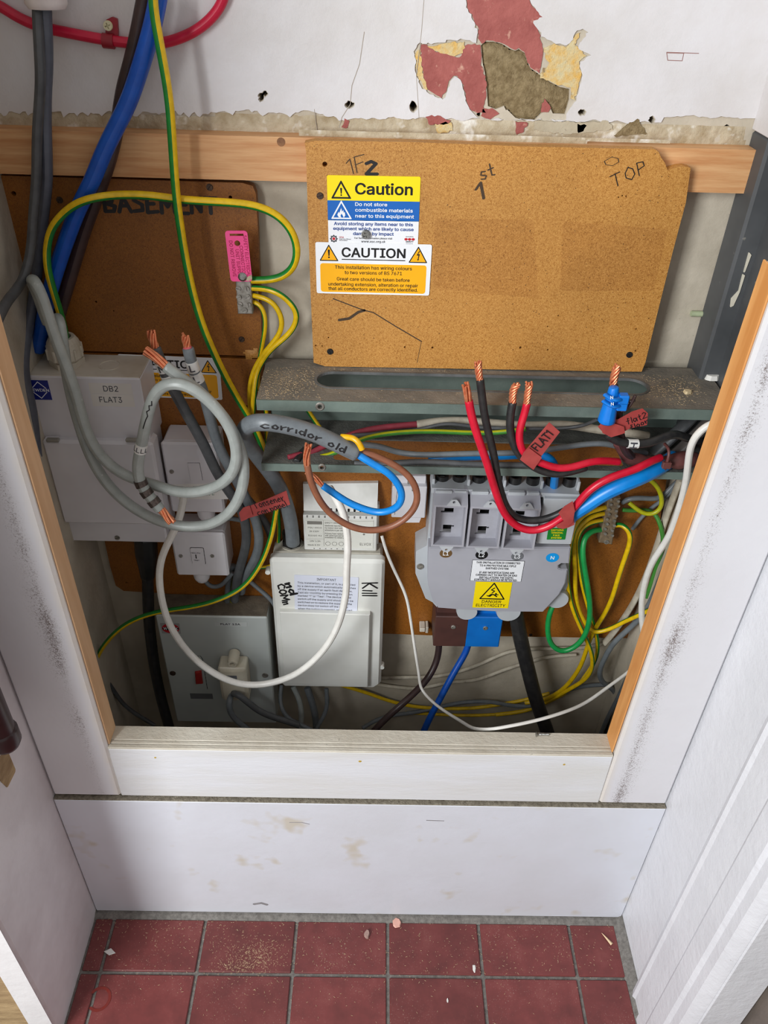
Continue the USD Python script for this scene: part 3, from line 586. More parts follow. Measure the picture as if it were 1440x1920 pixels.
for P, wd in (([(636, 600), (655, 597), (672, 585), (683, 582)], .0018), ([(625, 560), (680, 581), (700, 586), (742, 612), (790, 640)], .0007), ([(790, 640), (782, 680)], .0003)):
    tc.part('smear', wall_ext(LineString([(lambda q: (q[0], q[2]))(at(x, y, YC)) for x, y in P]).buffer(wd), YC - .0002, .0003), faint_ink)
def scribble(th, text, tl, tr, bl, Y, wpx, seed, mat, gap=.2, par=None):
    fr, W, H = frame_px(tl, tr, bl, Y); pg, tw = hand(text, H, wpx, gap, seed)
    th.part('handwriting', fr.put(ext(affinity.scale(pg, W / tw, 1, origin=(0, 0)), .0002), z=.0003), mat, label='handwritten ' + text, parent=par)
scribble(tc, '1F', (645, 300), (680, 290), (655, 328), YC, .0009, 1, faint_ink)
scribble(tc, '2', (686, 301), (706, 301), (687, 327), YC, .0034, 2, ink)
scribble(tc, '1', (887, 347), (900, 342), (896, 376), YC, .0020, 3, faint_ink)
scribble(tc, 'st', (893, 316), (919, 306), (903, 338), YC, .0014, 4, faint_ink)
scribble(tc, 'TOP', (1138, 333), (1200, 303), (1150, 352), YC, .0009, 5, ink, .25)
scribble(tc, 'O', (1133, 297), (1160, 292), (1133, 314), YC, .0004, 6, faint_ink)

# ------------------------------------------------------------------ labels stuck on the boards
def caution_label(th, fr, W, H):          # white label, two triangles, amber box with the wiring notice
    th.part('sheet', fr.put(ext(rrect(0, 0, W, H, .0025), .0005)), p_white)
    f1 = fr.shift(.0005)
    th.part('amber_panel', f1.put(ext(rrect(.037 * W, .035 * H, .963 * W, .60 * H, .0035), .0001)), p_amber)
    f2 = f1.shift(.0001)
    for cx, kind in ((.115, 'bang'), (.885, 'bolt')):
        s = .15 * W; T_ = tri_sign(cx * W, .655 * H, s)
        th.part('warning_triangle', f1.put(ext(T_, .0001)), p_black)
        th.part('warning_triangle', f2.put(ext(T_.buffer(-.055 * s, join_style=2), .0001)), p_amber)
        g = bang(cx * W, .655 * H + .06 * s, s * .9) if kind == 'bang' else bolt(cx * W, .655 * H + .07 * s, s * .95)
        th.part('symbol', f2.shift(.0001).put(ext(g, .0001)), p_black)
    let = [text_at(f1, 'CAUTION', .5 * W, .735 * H, .17 * H, .55 * W, bold=True), f1.put(ext(sbox(.225 * W, .675 * H, .775 * W, .69 * H), .0002))]
    for y, tx, wf in ((.50, 'This installation has wiring colours', .67), (.40, 'to two versions of BS 7671', .50), (.27, 'Great care should be taken before', .64), (.165, 'undertaking extension, alteration or repair', .79), (.075, 'that all conductors are correctly identified.', .79)):
        let.append(text_at(f2, tx, .5 * W, y * H, .064 * H, wf * W))
    th.part('lettering', cat(*let), p_black)

fr, W, H = frame_px((612, 328), (788, 331), (616, 453), YC); fr = fr.shift(.0003)
t = Thing('warning_sticker', 'yellow, blue and white sticker about combustible materials, upper one on the chipboard', 'sticker', fr.o)
t.part('sheet', fr.put(ext(sbox(0, -.01, W, H * .34), .0004)), p_white)
t.part('blue_band', fr.put(ext(sbox(0, H * .335, W, H * .635), .0004)), p_blue)
t.part('yellow_band', fr.put(ext(rrect(0, H * .64, W, H, .002).union(sbox(0, H * .635, W, H * .8)), .00045)), p_yellow)
f1 = fr.shift(.0005)
T_ = tri_sign(.15 * W, .67 * H, .20 * W); t.part('warning_triangle', f1.put(ext(T_.difference(T_.buffer(-.0020, join_style=2)), .0002)), p_black)
t.part('symbol', f1.put(ext(bang(.15 * W, .685 * H, .15 * W), .0002)), p_black)
T_ = tri_sign(.15 * W, .365 * H, .21 * W); t.part('warning_triangle', f1.put(ext(T_.difference(T_.buffer(-.0018, join_style=2)), .0002)), p_white)
flame = Polygon([(x * .11 * W + .15 * W, .375 * H + y * .15 * H) for x, y in [(-.25, 0), (-.42, .3), (-.28, .62), (-.22, .45), (-.02, 1.0), (.06, .62), (.18, .8), (.24, .5), (.34, .6), (.38, .25), (.22, 0), (.12, .25), (0, .42), (-.1, .2), (-.02, .02)]]).buffer(0)
t.part('symbol', f1.put(ext(flame, .0002)), p_white)
t.part('lettering', text_at(f1, 'Caution', .61 * W, .735 * H, .155 * H, .62 * W, bold=True), p_black)
t.part('lettering', cat(text_at(f1, 'Do not store', .30 * W, .56 * H, .05 * H, .35 * W, 'l', True), text_at(f1, 'combustible materials', .30 * W, .475 * H, .05 * H, .63 * W, 'l', True), text_at(f1, 'near to this equipment', .30 * W, .385 * H, .05 * H, .645 * W, 'l', True)), p_white)
t.part('lettering', cat(text_at(f1, 'Avoid storing any items near to this', .5 * W, .265 * H, .046 * H, .87 * W, bold=True), text_at(f1, 'equipment which are likely to cause', .5 * W, .19 * H, .046 * H, .89 * W, bold=True), text_at(f1, 'damage by impact', .5 * W, .115 * H, .046 * H, .45 * W, bold=True)), p_textblue)
t.part('lettering', cat(text_at(f1, 'For further information please visit', .5 * W, .055 * H, .026 * H, .42 * W), text_at(f1, 'www.esc.org.uk', .5 * W, .0 * H, .034 * H, .27 * W)), p_txt)
rs = unary_union([sbox(-.002 + dx, -.001, .002 + dx, .001).union(Point(dx, 0).buffer(.0016)) for dx in (-.0045, 0, .0045)])
t.part('emblem', f1.put(ext(affinity.translate(rs, .905 * W, .06 * H), .0002)), p_red)
t.part('lettering', cat(text_at(f1, 'ELECTRICAL', .905 * W, .095 * H, .012 * H, .085 * W), text_at(f1, 'SAFETY', .905 * W, .012 * H, .022 * H, .085 * W, bold=True), text_at(f1, 'COUNCIL', .905 * W, -.022 * H, .016 * H, .08 * W)), p_txt)
star = Polygon([((.0052 if k % 2 == 0 else .0038) * math.cos(k * math.pi / 8) + .06 * W, (.0052 if k % 2 == 0 else .0038) * math.sin(k * math.pi / 8) + .05 * H) for k in range(16)])
t.part('emblem', f1.put(ext(star.difference(Point(.06 * W, .05 * H).buffer(.0026)), .0002)), p_txt); t.part('emblem', f1.put(ext(Point(.06 * W, .05 * H).buffer(.0018), .0002)), p_red)
t.part('lettering', text_at(f1, 'CFOA', .12 * W, .065 * H, .022 * H, .05 * W, 'l'), p_red)
t.part('lettering', cat(text_at(f1, 'Chief Fire Officers', .12 * W, .042 * H, .013 * H, .13 * W, 'l'), text_at(f1, 'Association', .12 * W, .02 * H, .013 * H, .09 * W, 'l')), p_txt)
screw(t, 686, 439, YC - .0012, .0056, steel, .5, True, up=.003)

fr, W, H = frame_px((590, 453), (809, 458), (594, 549), YC); fr = fr.shift(.0009)
t = Thing('warning_sticker', 'white and amber wiring colours caution label on the chipboard, overlapping the sticker above', 'sticker', fr.o); caution_label(t, fr, W, H)
fr, W, H = frame_px((236, 664), (426, 672), (234, 742), 1.0338); fr = fr.shift(.0003)
t = Thing('warning_sticker', 'white and amber caution label half hidden behind cut cables on the left hardboard', 'sticker', fr.o); caution_label(t, fr, W, H)

# ------------------------------------------------------------------ steel trunking and painted uprights
trunk_mat = M('trunking_enamel', (112, 126, 118), .5, scale=18, col2=(94, 108, 102), bump=.2, bscale=120, dust=((176, 180, 172), .24, 120))
trunk_dust = M('trunking_dusty_top', (132, 124, 112), .85, scale=22, col2=(104, 100, 92), bump=.5, bscale=220, dust=((158, 146, 126), .32, 90))
gasket = M('slot_rubber', (104, 106, 106), .55, scale=40, col2=(80, 82, 82))
ZT = at(840, 693, YC)[2]
YT = on_z(840, 757, ZT)[1]               # front edge of the tray
XT0 = at(480, 745, YT)[0]
XT1 = XR + .02
ZL = at(485, 868, YT)[2]
t = Thing('cable_trunking', 'grey-green steel cable trunking, open at the front, with dusty top under the chipboard', 'trunking', (XT0, YB, ZL - .02))
s0, s1 = on_z(597, 712, ZT), on_z(1205, 716, ZT)
sy0, sy1 = on_z(840, 703, ZT)[1], on_z(840, 731, ZT)[1]
slot = sbox(s0[0] + .012, min(sy0, sy1) + .0, s1[0] - .012, max(sy0, sy1)).buffer(.0)
slot = affinity.scale(slot, 1, 1).buffer(.010, quad_segs=6).buffer(-.0)
slot = LineString([(s0[0] + .02, (sy0 + sy1) / 2), (s1[0] - .02, (sy0 + sy1) / 2)]).buffer(abs(sy0 - sy1) / 2 + .002, quad_segs=8)
top = sbox(XT0, YT, XT1, 1.0335).difference(slot)
v_, f_ = va(ext(top, .002)); t.part('top_flange', (v_ + [0, 0, ZT - .002], f_), trunk_dust, label='dusty top flange with a long slot')
ring = LineString(list(slot.exterior.coords)); v_, f_ = va(ext(ring.buffer(.0016), .004)); t.part('slot_gasket', (v_ + [0, 0, ZT - .003], f_), gasket, label='grey rubber strip around the slot')
zl1 = at(840, 776, YT)[2]
lip = sbox(XT0, zl1, XT1, ZT).difference(Point(at(600, 761, YT)[0], at(600, 761, YT)[2]).buffer(.0032))
t.part('front_lip', wall_ext(lip, YT - .0015, .0018), trunk_mat)
t.part('back_plate', cbox((XT0, 1.0315, ZL), (XT1, 1.0335, ZT), .0005), trunk_mat)
zl0 = at(840, 889, YT)[2]
# lower flange: slotted floor with its own lip
sl2a, sl2b = at(632, 868, YT), at(1170, 868, YT)
slot2 = sbox(sl2a[0], YT + .018, sl2b[0], YT + .062).buffer(.006)
v_, f_ = va(ext(sbox(XT0, YT, XT1, 1.0335).difference(slot2), .002)); t.part('bottom_flange', (v_ + [0, 0, ZL - .002], f_), M('trunking_gritty_floor', (104, 104, 98), .85, scale=40, col2=(80, 80, 76), bump=.7, bscale=300, dust=((190, 186, 176), .3, 420)))
lip2 = sbox(XT0, zl0, XT1, ZL).difference(Point(at(604, 875, YT)[0], at(604, 875, YT)[2]).buffer(.0028))
t.part('front_lip', wall_ext(lip2, YT - .0015, .0018), trunk_mat)
for px_, py_, r_ in ((600, 761, .0062), (604, 875, .0055)):
    q = at(px_, py_, YT); t.part('rivet_nut', lathe((q[0], YT, q[2]), (0, -.0032, 0), [(r_ * .5, -1), (r_ * .5, .9), (r_ * .8, 1), (r_, .6), (r_, 0)], 18), dull_steel)

splash = M('paint_splash', (214, 208, 190), .6)
for P in ([(1404, 470), (1410, 478), (1398, 510), (1392, 515)], [(1392, 512), (1398, 516), (1388, 548), (1376, 574), (1368, 578), (1370, 560), (1384, 545)]):
    wr.part('paint_splash', wall_ext(poly_px(P, .9965).buffer(-.0014).buffer(.0008), .9965, .002), splash)
q = at(1313, 590, 1.045); t_ = cyl((q[0] - .012, 1.048, q[2]), (q[0] + .03, 1.048, q[2]), .004, n=10)
single('wall_plug', t_, M('plug_green', (176, 186, 150), .6), 'small pale green plug stub lying against the wall beside the grey upright', 'wall plug')


# ------------------------------------------------------------------ boxes on the back board
YBK = 1.0335                              # face of the lower backing board, things sit on it
box_white = M('box_white', (222, 220, 224), .38, scale=10, col2=(212, 209, 213), dust=((150, 140, 128), .17, 160))
box_cream = M('box_cream', (214, 208, 196), .5, scale=12, col2=(190, 178, 158), dust=((110, 96, 78), .24, 100))
seam = M('seam_line', (70, 68, 68), .7)

# distribution board with a gland on its top
za = at(282, 668, 1.0335)[2]
yu = on_z(258, 710, za)[1]
X0, X1 = at(50, 705, yu)[0], at(258, 709, yu)[0]
zc = at(200, 825, yu)[2]
ycv = yu - .012
t = Thing('distribution_board', 'white plastic distribution board labelled DB2 FLAT3 at the left', 'fuse box', ((X0 + X1) / 2, YBK, at(220, 1016, yu)[2]))
Xr2 = (at(258, 709, yu)[0] + at(284, 815, yu)[0]) / 2
B = t.part('upper_body', cbox((X0, yu, zc - .01), (Xr2, YBK, za), .002), box_white)
t.part('top_plate', cbox((X0 + .001, yu + .002, za - .002), (Xr2 - .001, YBK, za + .0008), .0005), box_cream, label='dusty top of the box')
q = on_z(206, 686, za); t.part('knockout', lathe((q[0], q[1], za), (0, 0, .0016), [(.0150, 0), (.0150, 1), (.0138, 1), (.0138, .2), (0, .2)], 24), box_cream)
c0, c1 = at(78, 834, ycv), at(284, 832, ycv); c1[0] = (c1[0] + at(311, 968, ycv)[0]) / 2; cz = at(200, 984, ycv)[2]
t.part('cover', cbox((c0[0], ycv, cz), (c1[0], yu + .02, c1[2] + .001), .004), box_white)
s1_ = at(130, 1015, yu + .004); s2_ = at(314, 1015, yu + .004)
t.part('lower_body', cbox((at(118, 985, yu)[0], yu + .004, s1_[2]), (s2_[0], YBK, zc), .0025), box_white)
screw(t, 220, 1008, yu + .004, .0042, dull_steel, .3)
for px_ in (98, 247): 
    q = at(px_, 826, ycv - .001); t.part('hinge_clip', cbox(q - [.0088, .001, .003], q + [.0088, .006, .002], .001), M('clip_grey', (150, 146, 136), .5))
fr, W, H = frame_px((62, 713), (94, 713), (70, 749), yu); Wn = at(98, 748, yu)[0] - at(62, 748, yu)[0]
fr = Frame((at(60, 748, yu)[0], yu - .0004, at(80, 749, yu)[2]), (1, 0, 0), (0, 0, 1)); W, H = at(98, 748, yu)[0] - at(60, 748, yu)[0], at(80, 713, yu)[2] - at(80, 749, yu)[2]
t.part('badge', fr.put(ext(sbox(0, 0, W, H), .0003)), p_navy)
dm = Polygon([(W * .5, H * .05), (W * .97, H * .5), (W * .5, H * .95), (W * .03, H * .5)])
t.part('badge_print', cat(fr.put(ext(dm.difference(dm.buffer(-.0012, join_style=2)).difference(sbox(0, H * .4, W, H * .6)), .0002), z=.0003), text_at(fr, 'LEWDEN', W * .5, H * .43, H * .14, W * .92, bold=True, z=.0003)), p_white)
fr = Frame((at(175, 762, yu)[0], yu, at(205, 762, yu)[2]), (1, 0, 0), (0, 0, 1))
t.part('paper_strip', fr.put(ext(sbox(0, .0, .058, .019), .0002)), print_mat('strip_paper', (226, 222, 216))); t.part('paper_strip', fr.put(ext(sbox(0, .0195, .058, .036), .0002)), print_mat('strip_paper_b', (224, 220, 214)))
t.part('lettering', cat(text_at(fr, 'DB2', .029, .0235, .0085, .020), text_at(fr, 'FLAT3', .026, .0065, .0085, .031)), p_txt)
# cable gland
gz = za; q = on_z(126, 690, za); gx, gy = q[0] - .003, q[1] + .012
gl = M('gland_white', (206, 200, 186), .45, scale=30, col2=(186, 178, 160))
hexv = lambda r, z: np.array([(gx + r * math.cos(k * math.pi / 3 + .3), gy + r * math.sin(k * math.pi / 3 + .3), z) for k in range(6)])
G = t.part('cable_gland', hull(hexv(.0235, gz), hexv(.0235, gz + .009)), gl)
t.part('gland_nut', lathe((gx, gy, gz + .009), (0, 0, .032), [(.0205, 0), (.0232, .12), (.0232, .55), (.021, .8), (.017, 1), (.0125, 1), (.0115, .6), (0, .6)], 24), gl, parent=G)
for k in range(10):
    an = k * math.pi / 5; cxk, cyk = gx + .0228 * math.cos(an), gy + .0228 * math.sin(an)
    t.part('grip_rib', cbox((cxk - .002, cyk - .002, gz + .012), (cxk + .002, cyk + .002, gz + .028), .001), gl, parent=G)

# small moulded boxes: fused spurs
def spur(label, tl, tr, bl, br, Y, ztop_px, gland_px, name='switch_box'):
    A, Bq, C, D = (at(*p, Y) for p in (tl, tr, bl, br))
    x0, x1, z0, z1 = (A[0] + C[0]) / 2, (Bq[0] + D[0]) / 2, (C[2] + D[2]) / 2, (A[2] + Bq[2]) / 2
    th = Thing(name, label, 'switch box', ((x0 + x1) / 2, YBK, z0))
    th.part('back_box', cbox((x0 + .001, Y + .008, z0 + .001), (x1 - .001, YBK, z1 - .001), .003), box_white)
    th.part('front_plate', cbox((x0, Y, z0), (x1, Y + .009, z1), .003), box_white)
    g = at(*gland_px, Y + .03); th.part('cable_gland', lathe((g[0], Y + .017, z0 + .002), (0, 0, -.027), [(.0140, 0), (.0140, .45), (.0128, .7), (.0095, .92), (.006, 1), (0, 1)], 22), box_white, smooth=40)
    return th, x0, x1, z0, z1
YS = .978
t, x0, x1, z0, z1 = spur('white fused spur box with green handwriting between the cable loops', (301, 832), (398, 830), (322, 962), (430, 962), YS, 800, (390, 955))
screw(t, 322, 884, YS, .0034, dull_steel, 1.2)
P = [(352, 868), (374, 868), (380, 900), (358, 902)]; pg = poly_px(P, YS); t.part('fuse_carrier', wall_ext(pg, YS - .0012, .002), box_white); t.part('seam', wall_ext(pg.buffer(.0004).difference(pg), YS - .0002, .0004), seam)
scribble(t, 'corridor supply', (340, 912), (404, 910), (340, 920), YS, .0006, 21, green_ink); scribble(t, 'from flat 2', (362, 922), (402, 920), (362, 930), YS, .0006, 22, green_ink)
pgn = poly_px([(322, 908), (410, 906), (424, 925), (428, 936), (334, 936)], YS); t.part('paper_strip', wall_ext(pgn, YS - .0001, .0002), print_mat('strip_note', (228, 226, 222)))
t, x0, x1, z0, z1 = spur('white isolator switch box with a small central rocker, lower of the two small white boxes', (322, 1005), (418, 995), (330, 1082), (431, 1079), YS, 970, (383, 1080))
for px_ in (339, 398): screw(t, px_, 1042, YS, .0032, dull_steel, 1.0)
P = rrect(at(357, 1027, YS)[0], at(357, 1057, YS)[2], at(381, 1027, YS)[0], at(381, 1027, YS)[2], .002); t.part('rocker', wall_ext(P, YS - .002, .003), box_white); t.part('seam', wall_ext(P.buffer(.0008).difference(P), YS - .0002, .0006), seam)
q = at(368, 1042, YS); t.part('rocker_slot', cbox((q[0] - .0008, YS - .0024, q[2] - .004), (q[0] + .0008, YS - .0015, q[2] + .004), .0002), p_black)
fr = Frame((q[0], YS - .0021, q[2]), (1, 0, 0), (0, 0, 1)); t.part('lettering', cat(text_at(fr, 'HEALTH', 0, .0065, .0022, .015), text_at(fr, 'TEST', 0, -.009, .0022, .009)), p_txt)

# metal consumer unit with socket, switch and plug
YWY = .980
t = Thing('consumer_unit', 'grey enamelled metal consumer unit labelled FLAT 13A at the lower left', 'fuse box', (at(400, 1300, YWY)[0], YBK, at(420, 1353, YWY)[2]))
wy = M('unit_enamel', (190, 196, 192), .35, scale=8, col2=(180, 186, 184), dust=((120, 110, 96), .16, 150))
wtop = M('unit_dusty_top', (126, 116, 100), .85, scale=30, col2=(98, 90, 78), bump=.5, bscale=200, dust=((200, 184, 150), .28, 300))
A, Bq = at(291, 1154, YWY), at(518, 1356, YWY)
t.part('case', cbox((A[0], YWY, Bq[2]), (Bq[0], YBK, A[2]), .002), wy); t.part('dusty_top', cbox((A[0] + .001, YWY + .003, A[2] - .001), (Bq[0] - .001, YBK, A[2] + .0008), .0003), wtop)
q = on_z(375, 1125, A[2]); t.part('knockout', lathe((q[0], q[1], A[2]), (0, 0, .0012), [(.014, 0), (.014, 1), (.0133, 1), (.0133, .7), (0, .7)], 24), wtop)
f0 = lambda px, py: Frame((at(px, py, YWY)[0], YWY - .0003, at(px, py, YWY)[2]), (1, 0, 0), (0, 0, 1))
fr = f0(320, 1178); bd = sbox(-.0165, -.0125, .0165, .0125); t.part('badge', fr.put(ext(bd, .0002)), print_mat('badge_silver', (156, 158, 158)))
el = affinity.scale(Point(0, 0).buffer(.0115, quad_segs=10), 1.3, 1); t.part('badge', fr.put(ext(el, .0002), z=.0002), p_red); t.part('badge', fr.put(ext(affinity.scale(el, .96, .42), .0002), z=.0003), p_black); t.part('badge_print', text_at(fr, 'WYLEX', 0, -.0028, .0058, .025, bold=True, z=.0005), p_white)
fr = f0(433, 1170); t.part('paper_strip', fr.put(ext(sbox(-.028, -.005, .028, .005), .0002)), print_mat('strip_grey', (196, 200, 198))); t.part('lettering', text_at(fr, 'FLAT 13A', -.001, -.002, .0042, .034, z=.0003, bold=True), p_txt)
for px_, py_ in ((324, 1262), (497, 1266)): screw(t, px_, py_, YWY, .0056, rust_screw if px_ < 400 else dull_steel, .5)
P = [(357, 1230), (376, 1230), (380, 1236), (389, 1292), (371, 1292)]; pg = poly_px(P, YWY); t.part('seam', wall_ext(LineString([(lambda q: (q[0], q[2]))(at(x, y, YWY)) for x, y in P[:4]]).buffer(.0005), YWY - .0002, .0006), seam)
t.part('switch_plate', wall_ext(pg.buffer(-.001), YWY - .0006, .002), wy)
sw = poly_px([(366, 1258), (378, 1256), (381, 1279), (368, 1280)], YWY); t.part('rocker_switch', wall_bevel(sw, YWY - .005, .006, .0015), M('switch_red', (176, 44, 40), .4))
fr = f0(378, 1305); t.part('rating_plate', fr.put(ext(sbox(-.021, -.0075, .021, .0075), .0002)), p_grey)
# plug in its socket
plg = M('plug_cream', (214, 208, 190), .38, scale=20, col2=(198, 188, 166))
tp = Thing('plug', 'cream plug pushed into the socket of the metal consumer unit', 'plug', (at(437, 1317, .955)[0], .98, at(437, 1317, .955)[2]))
A, Bq = at(409, 1246, .958), at(468, 1314, .950)
pl_poly = rrect(A[0], Bq[2], Bq[0], A[2], .005)
tp.part('body', wall_bevel(pl_poly, .946, .033, .006, .006), plg, smooth=40)
q = at(437, 1232, .962); tp.part('screw_boss', lathe((q[0], .978, q[2] - .006), (0, -.028, 0), [(.0098, 0), (.0098, .8), (.0078, 1), (.0045, 1), (.004, .7), (0, .7)], 22), plg, smooth=40)
tp.part('screw', lathe((q[0], .962, q[2] - .006), (0, -.006, 0), [(.004, 0), (.004, 1), (0, 1)], 14), dull_steel)
fr = Frame((at(437, 1272, .946)[0] - .003, .9458, at(437, 1272, .946)[2]), (1, 0, 0), (0, 0, 1)); tp.part('rating_plate', fr.put(ext(sbox(-.010, -.0075, .010, .0075), .0002)), p_grey)

# weatherproof box with a flap
YRF = .982
t = Thing('breaker_enclosure', 'pale grey plastic enclosure with hinged flap, IMPORTANT label and black marker writing', 'breaker box', (at(610, 1200, YRF)[0], YBK, at(610, 1290, YRF)[2]))
enc = M('enclosure_plastic', (232, 233, 228), .4, scale=12, col2=(223, 223, 216), dust=((120, 112, 100), .16, 180))
enc_d = M('enclosure_dusty', (188, 184, 172), .6, scale=16, col2=(164, 158, 144), dust=((100, 92, 80), .22, 150))
rp = [(504, 1052), (720, 1056), (717, 1180), (708, 1268), (690, 1292), (524, 1288), (513, 1200), (508, 1110)]
A, Bq = at(504, 1046, YRF), at(722, 1056, YRF); zbo = at(600, 1290, YRF)[2]
xl_, xr_ = A[0], Bq[0]; zt_ = (A[2] + Bq[2]) / 2
t.part('back_box', cbox((xl_ + .004, YRF + .016, zbo + .008), (xr_ - .004, YBK, zt_ + .001), .004), enc_d)
lid = Polygon([(xl_, zt_), (xr_, zt_), (xr_, zbo + .012), (xr_ - .012, zbo), (xl_ + .008, zbo), (xl_, zbo + .012)]).buffer(-.007).buffer(.007, quad_segs=5)
LD = t.part('lid', wall_bevel(lid, YRF, .017, .006, .005), enc, smooth=35)
fz = at(600, 1142, YRF)[2]
fl_ = [at(524, 1148, YRF - .01), at(694, 1153, YRF - .01), at(690, 1294, YRF - .016), at(532, 1286, YRF - .016)]
flap = Polygon([(fl_[0][0], fl_[0][2]), (fl_[1][0], fl_[1][2]), (fl_[2][0], fl_[2][2]), (fl_[3][0], fl_[3][2])])
t.part('flap', wall_bevel(flap, YRF - .010, .0115, .0015), enc)
fr, W, H = frame_px((551, 1077), (672, 1082), (553, 1150), YRF); fr = fr.shift(.0006)
t.part('notice', fr.put(ext(rrect(0, .0, W, H, .002), .0003)), print_mat('notice_paper', (222, 226, 240)))
L_ = ['This installation, or part of it, is protected', 'by a device which automatically switches', 'off the supply if an earth fault develops.', "Test six-monthly by pressing the button", "marked 'T' or 'Test'. The device should", 'switch off the supply and should then be', 'switched on to restore the supply. If the', 'device does not switch off the supply', 'when the button is pressed, seek expert', 'advice.']
wf = [.90, .91, .86, .86, .84, .88, .86, .80, .87, .14]
t.part('lettering', cat(text_at(fr, 'IMPORTANT', .5 * W, .885 * H, .055 * H, .30 * W, z=.0004), *[text_at(fr, s_, .05 * W, (.79 - .083 * k) * H, .044 * H, wf[k] * W, 'l', z=.0004) for k, s_ in enumerate(L_)]), p_txt)
def scribble_rot(th, text, o, adv, upv, Y, h, w, length, seed):
    A_, B_, C_ = at(*o, Y), at(*adv, Y), at(*upv, Y); fr_ = Frame(A_, B_ - A_, C_ - A_); pg_, tw_ = hand(text, h, w, .2, seed)
    th.part('handwriting', fr_.put(ext(affinity.scale(pg_, length / tw_, 1, origin=(0, 0)), .0002), z=.0010), ink, label='handwritten ' + text)
scribble_rot(t, 'Kill', (680, 1092), (680, 1130), (710, 1092), YRF, .024, .0028, .029, 31)
scribble_rot(t, 'nd', (534, 1094), (548, 1122), (548, 1090), YRF, .013, .0022, .026, 32)
scribble_rot(t, 'COMn', (519, 1096), (536, 1146), (532, 1092), YRF, .0125, .0022, .046, 33)
for px_, py_ in ((503, 1068), (716, 1246)):
    q = at(px_, py_, YRF + .012); t.part('hinge_lug', lathe((q[0], YRF + .004, q[2]), (0, .012, 0), [(0, 0), (.0045, 0), (.0045, 1), (0, 1)], 12), enc)
q = on_z(547, 1022, zt_ + .002); gx, gy = q[0], q[1] + .004
for r0_, r1_, h0_, h1_, nm in ((.0185, .0185, .0, .002, 'washer'), (.0165, .0165, .002, .012, 'gland_hex'), (.0150, .0132, .012, .028, 'gland_nut')):
    t.part(nm, lathe((gx, gy, zt_ + .001 + h0_), (0, 0, h1_ - h0_), [(r0_, 0), (r0_, .8), (r1_, 1), (0, 1)], 6 if nm == 'gland_hex' else 22), black_plastic if nm != 'washer' else enc_d)

# power supply module perched on top of that box
YM = on_z(640, 1034, zt_)[1]
t = Thing('power_supply_module', 'grey-white rail-mount power supply module standing on top of the pale enclosure', 'module', (at(640, 1035, YM)[0], YM + .036, zt_ + .002))
mod = M('module_plastic', (216, 216, 212), .45, scale=20, col2=(196, 196, 190)); mod2 = M('module_dark', (120, 120, 116), .5)
A, Bq = at(568, 966, YM), at(706, 1036, YM)
xm0, xm1, zm0, zm1 = A[0], Bq[0], zt_ + .0015, A[2]
t.part('front_block', cbox((xm0, YM, zm0), (xm1, YM + .022, zm1), .0015), mod)
zb1 = at(640, 906, YM + .02)[2]
t.part('rear_block', cbox((xm0 - .0005, YM + .018, zm0), (xm1 + .003, YM + .036, zm1 + .010), .0015), mod)
ztop = at(640, 905, YM + .022)[2]
t.part('terminal_cover', hull([(xm0 + .001, YM + .004, zm1 + .006), (xm1 - .0005, YM + .004, zm1 + .006), (xm0, YM + .022, ztop - .004), (xm1, YM + .022, ztop + .001), (xm0, YM + .036, ztop - .004), (xm1, YM + .036, ztop + .001), (xm0 + .001, YM + .036, zm1 + .006), (xm1 - .0005, YM + .036, zm1 + .006)]), mod)
for k in range(12):
    x = xm0 + (xm1 - xm0) * (k + .7) / 12.6
    t.part('vent_slot', cbox((x - .0012, YM - .0003, zm1 - .0045), (x + .0012, YM + .0006, zm1 - .0005), .0002), mod2)
    if k > 2: t.part('terminal_slot', cbox((x - .0014, YM + .0032, zm1 + .006), (x + .0014, YM + .006, zm1 + .0105), .0002), dark_hole)
    if k > 0 and k < 8: t.part('vent_slot', cbox((x - .001, YM - .0003, zm0 + .0030), (x + .001, YM + .0006, zm0 + .0048), .0002), mod2)
fr = Frame((xm0 + .004, YM - .0004, zm0 + .007), (1, 0, 0), (0, 0, 1)); W, H = xm1 - xm0 - .010, zm1 - zm0 - .014
t.part('rating_label', fr.put(ext(sbox(0, 0, W, H), .0002)), print_mat('rating_paper', (212, 212, 204)))
g_ = [fr.put(ext(unary_union([sbox(.02 * W, .82 * H, .24 * W, .93 * H), sbox(.26 * W, .05 * H, .264 * W, .95 * H), sbox(0, .30 * H, .26 * W, .304 * H), sbox(.0, .96 * H, W, .965 * H)]), .0001), z=.0003)]
for k, (s_, x_, y_, w_) in enumerate([('PSU 4512', .03, .68, .20), ('IN 230V', .05, .55, .14), ('50/60 Hz', .03, .40, .2), ('18V 1.2A', .05, .2, .16), ('Made in EU', .02, .06, .18), ('SAFETY ISOLATING', .28, .86, .3), ('transformer class two supply unit', .28, .76, .36), ('for indoor door entry', .28, .68, .28), ('alimentatore per citofono', .28, .6, .33), ('Primary fuse replace only', .28, .48, .34), ('with same type and rating', .28, .41, .32), ('installation by skilled person', .28, .34, .35), ('LED', .80, .62, .1)]):
    g_.append(text_at(fr, s_, x_ * W, y_ * H, .05 * H, w_ * W, 'l', z=.0003))
for k in range(4): c_ = Point((.32 + .1 * k) * W, .14 * H).buffer(.045 * H * 1.6); g_.append(fr.put(ext(c_.difference(c_.buffer(-.0006)), .0001), z=.0003))
g_.append(text_at(fr, 'ELVOX', .80 * W, .10 * H, .09 * H, .17 * W, 'l', z=.0003)); g_.append(fr.put(ext(Point(.86 * W, .5 * H).buffer(.0018), .0001), z=.0003))
t.part('lettering', cat(*g_), p_dbl)

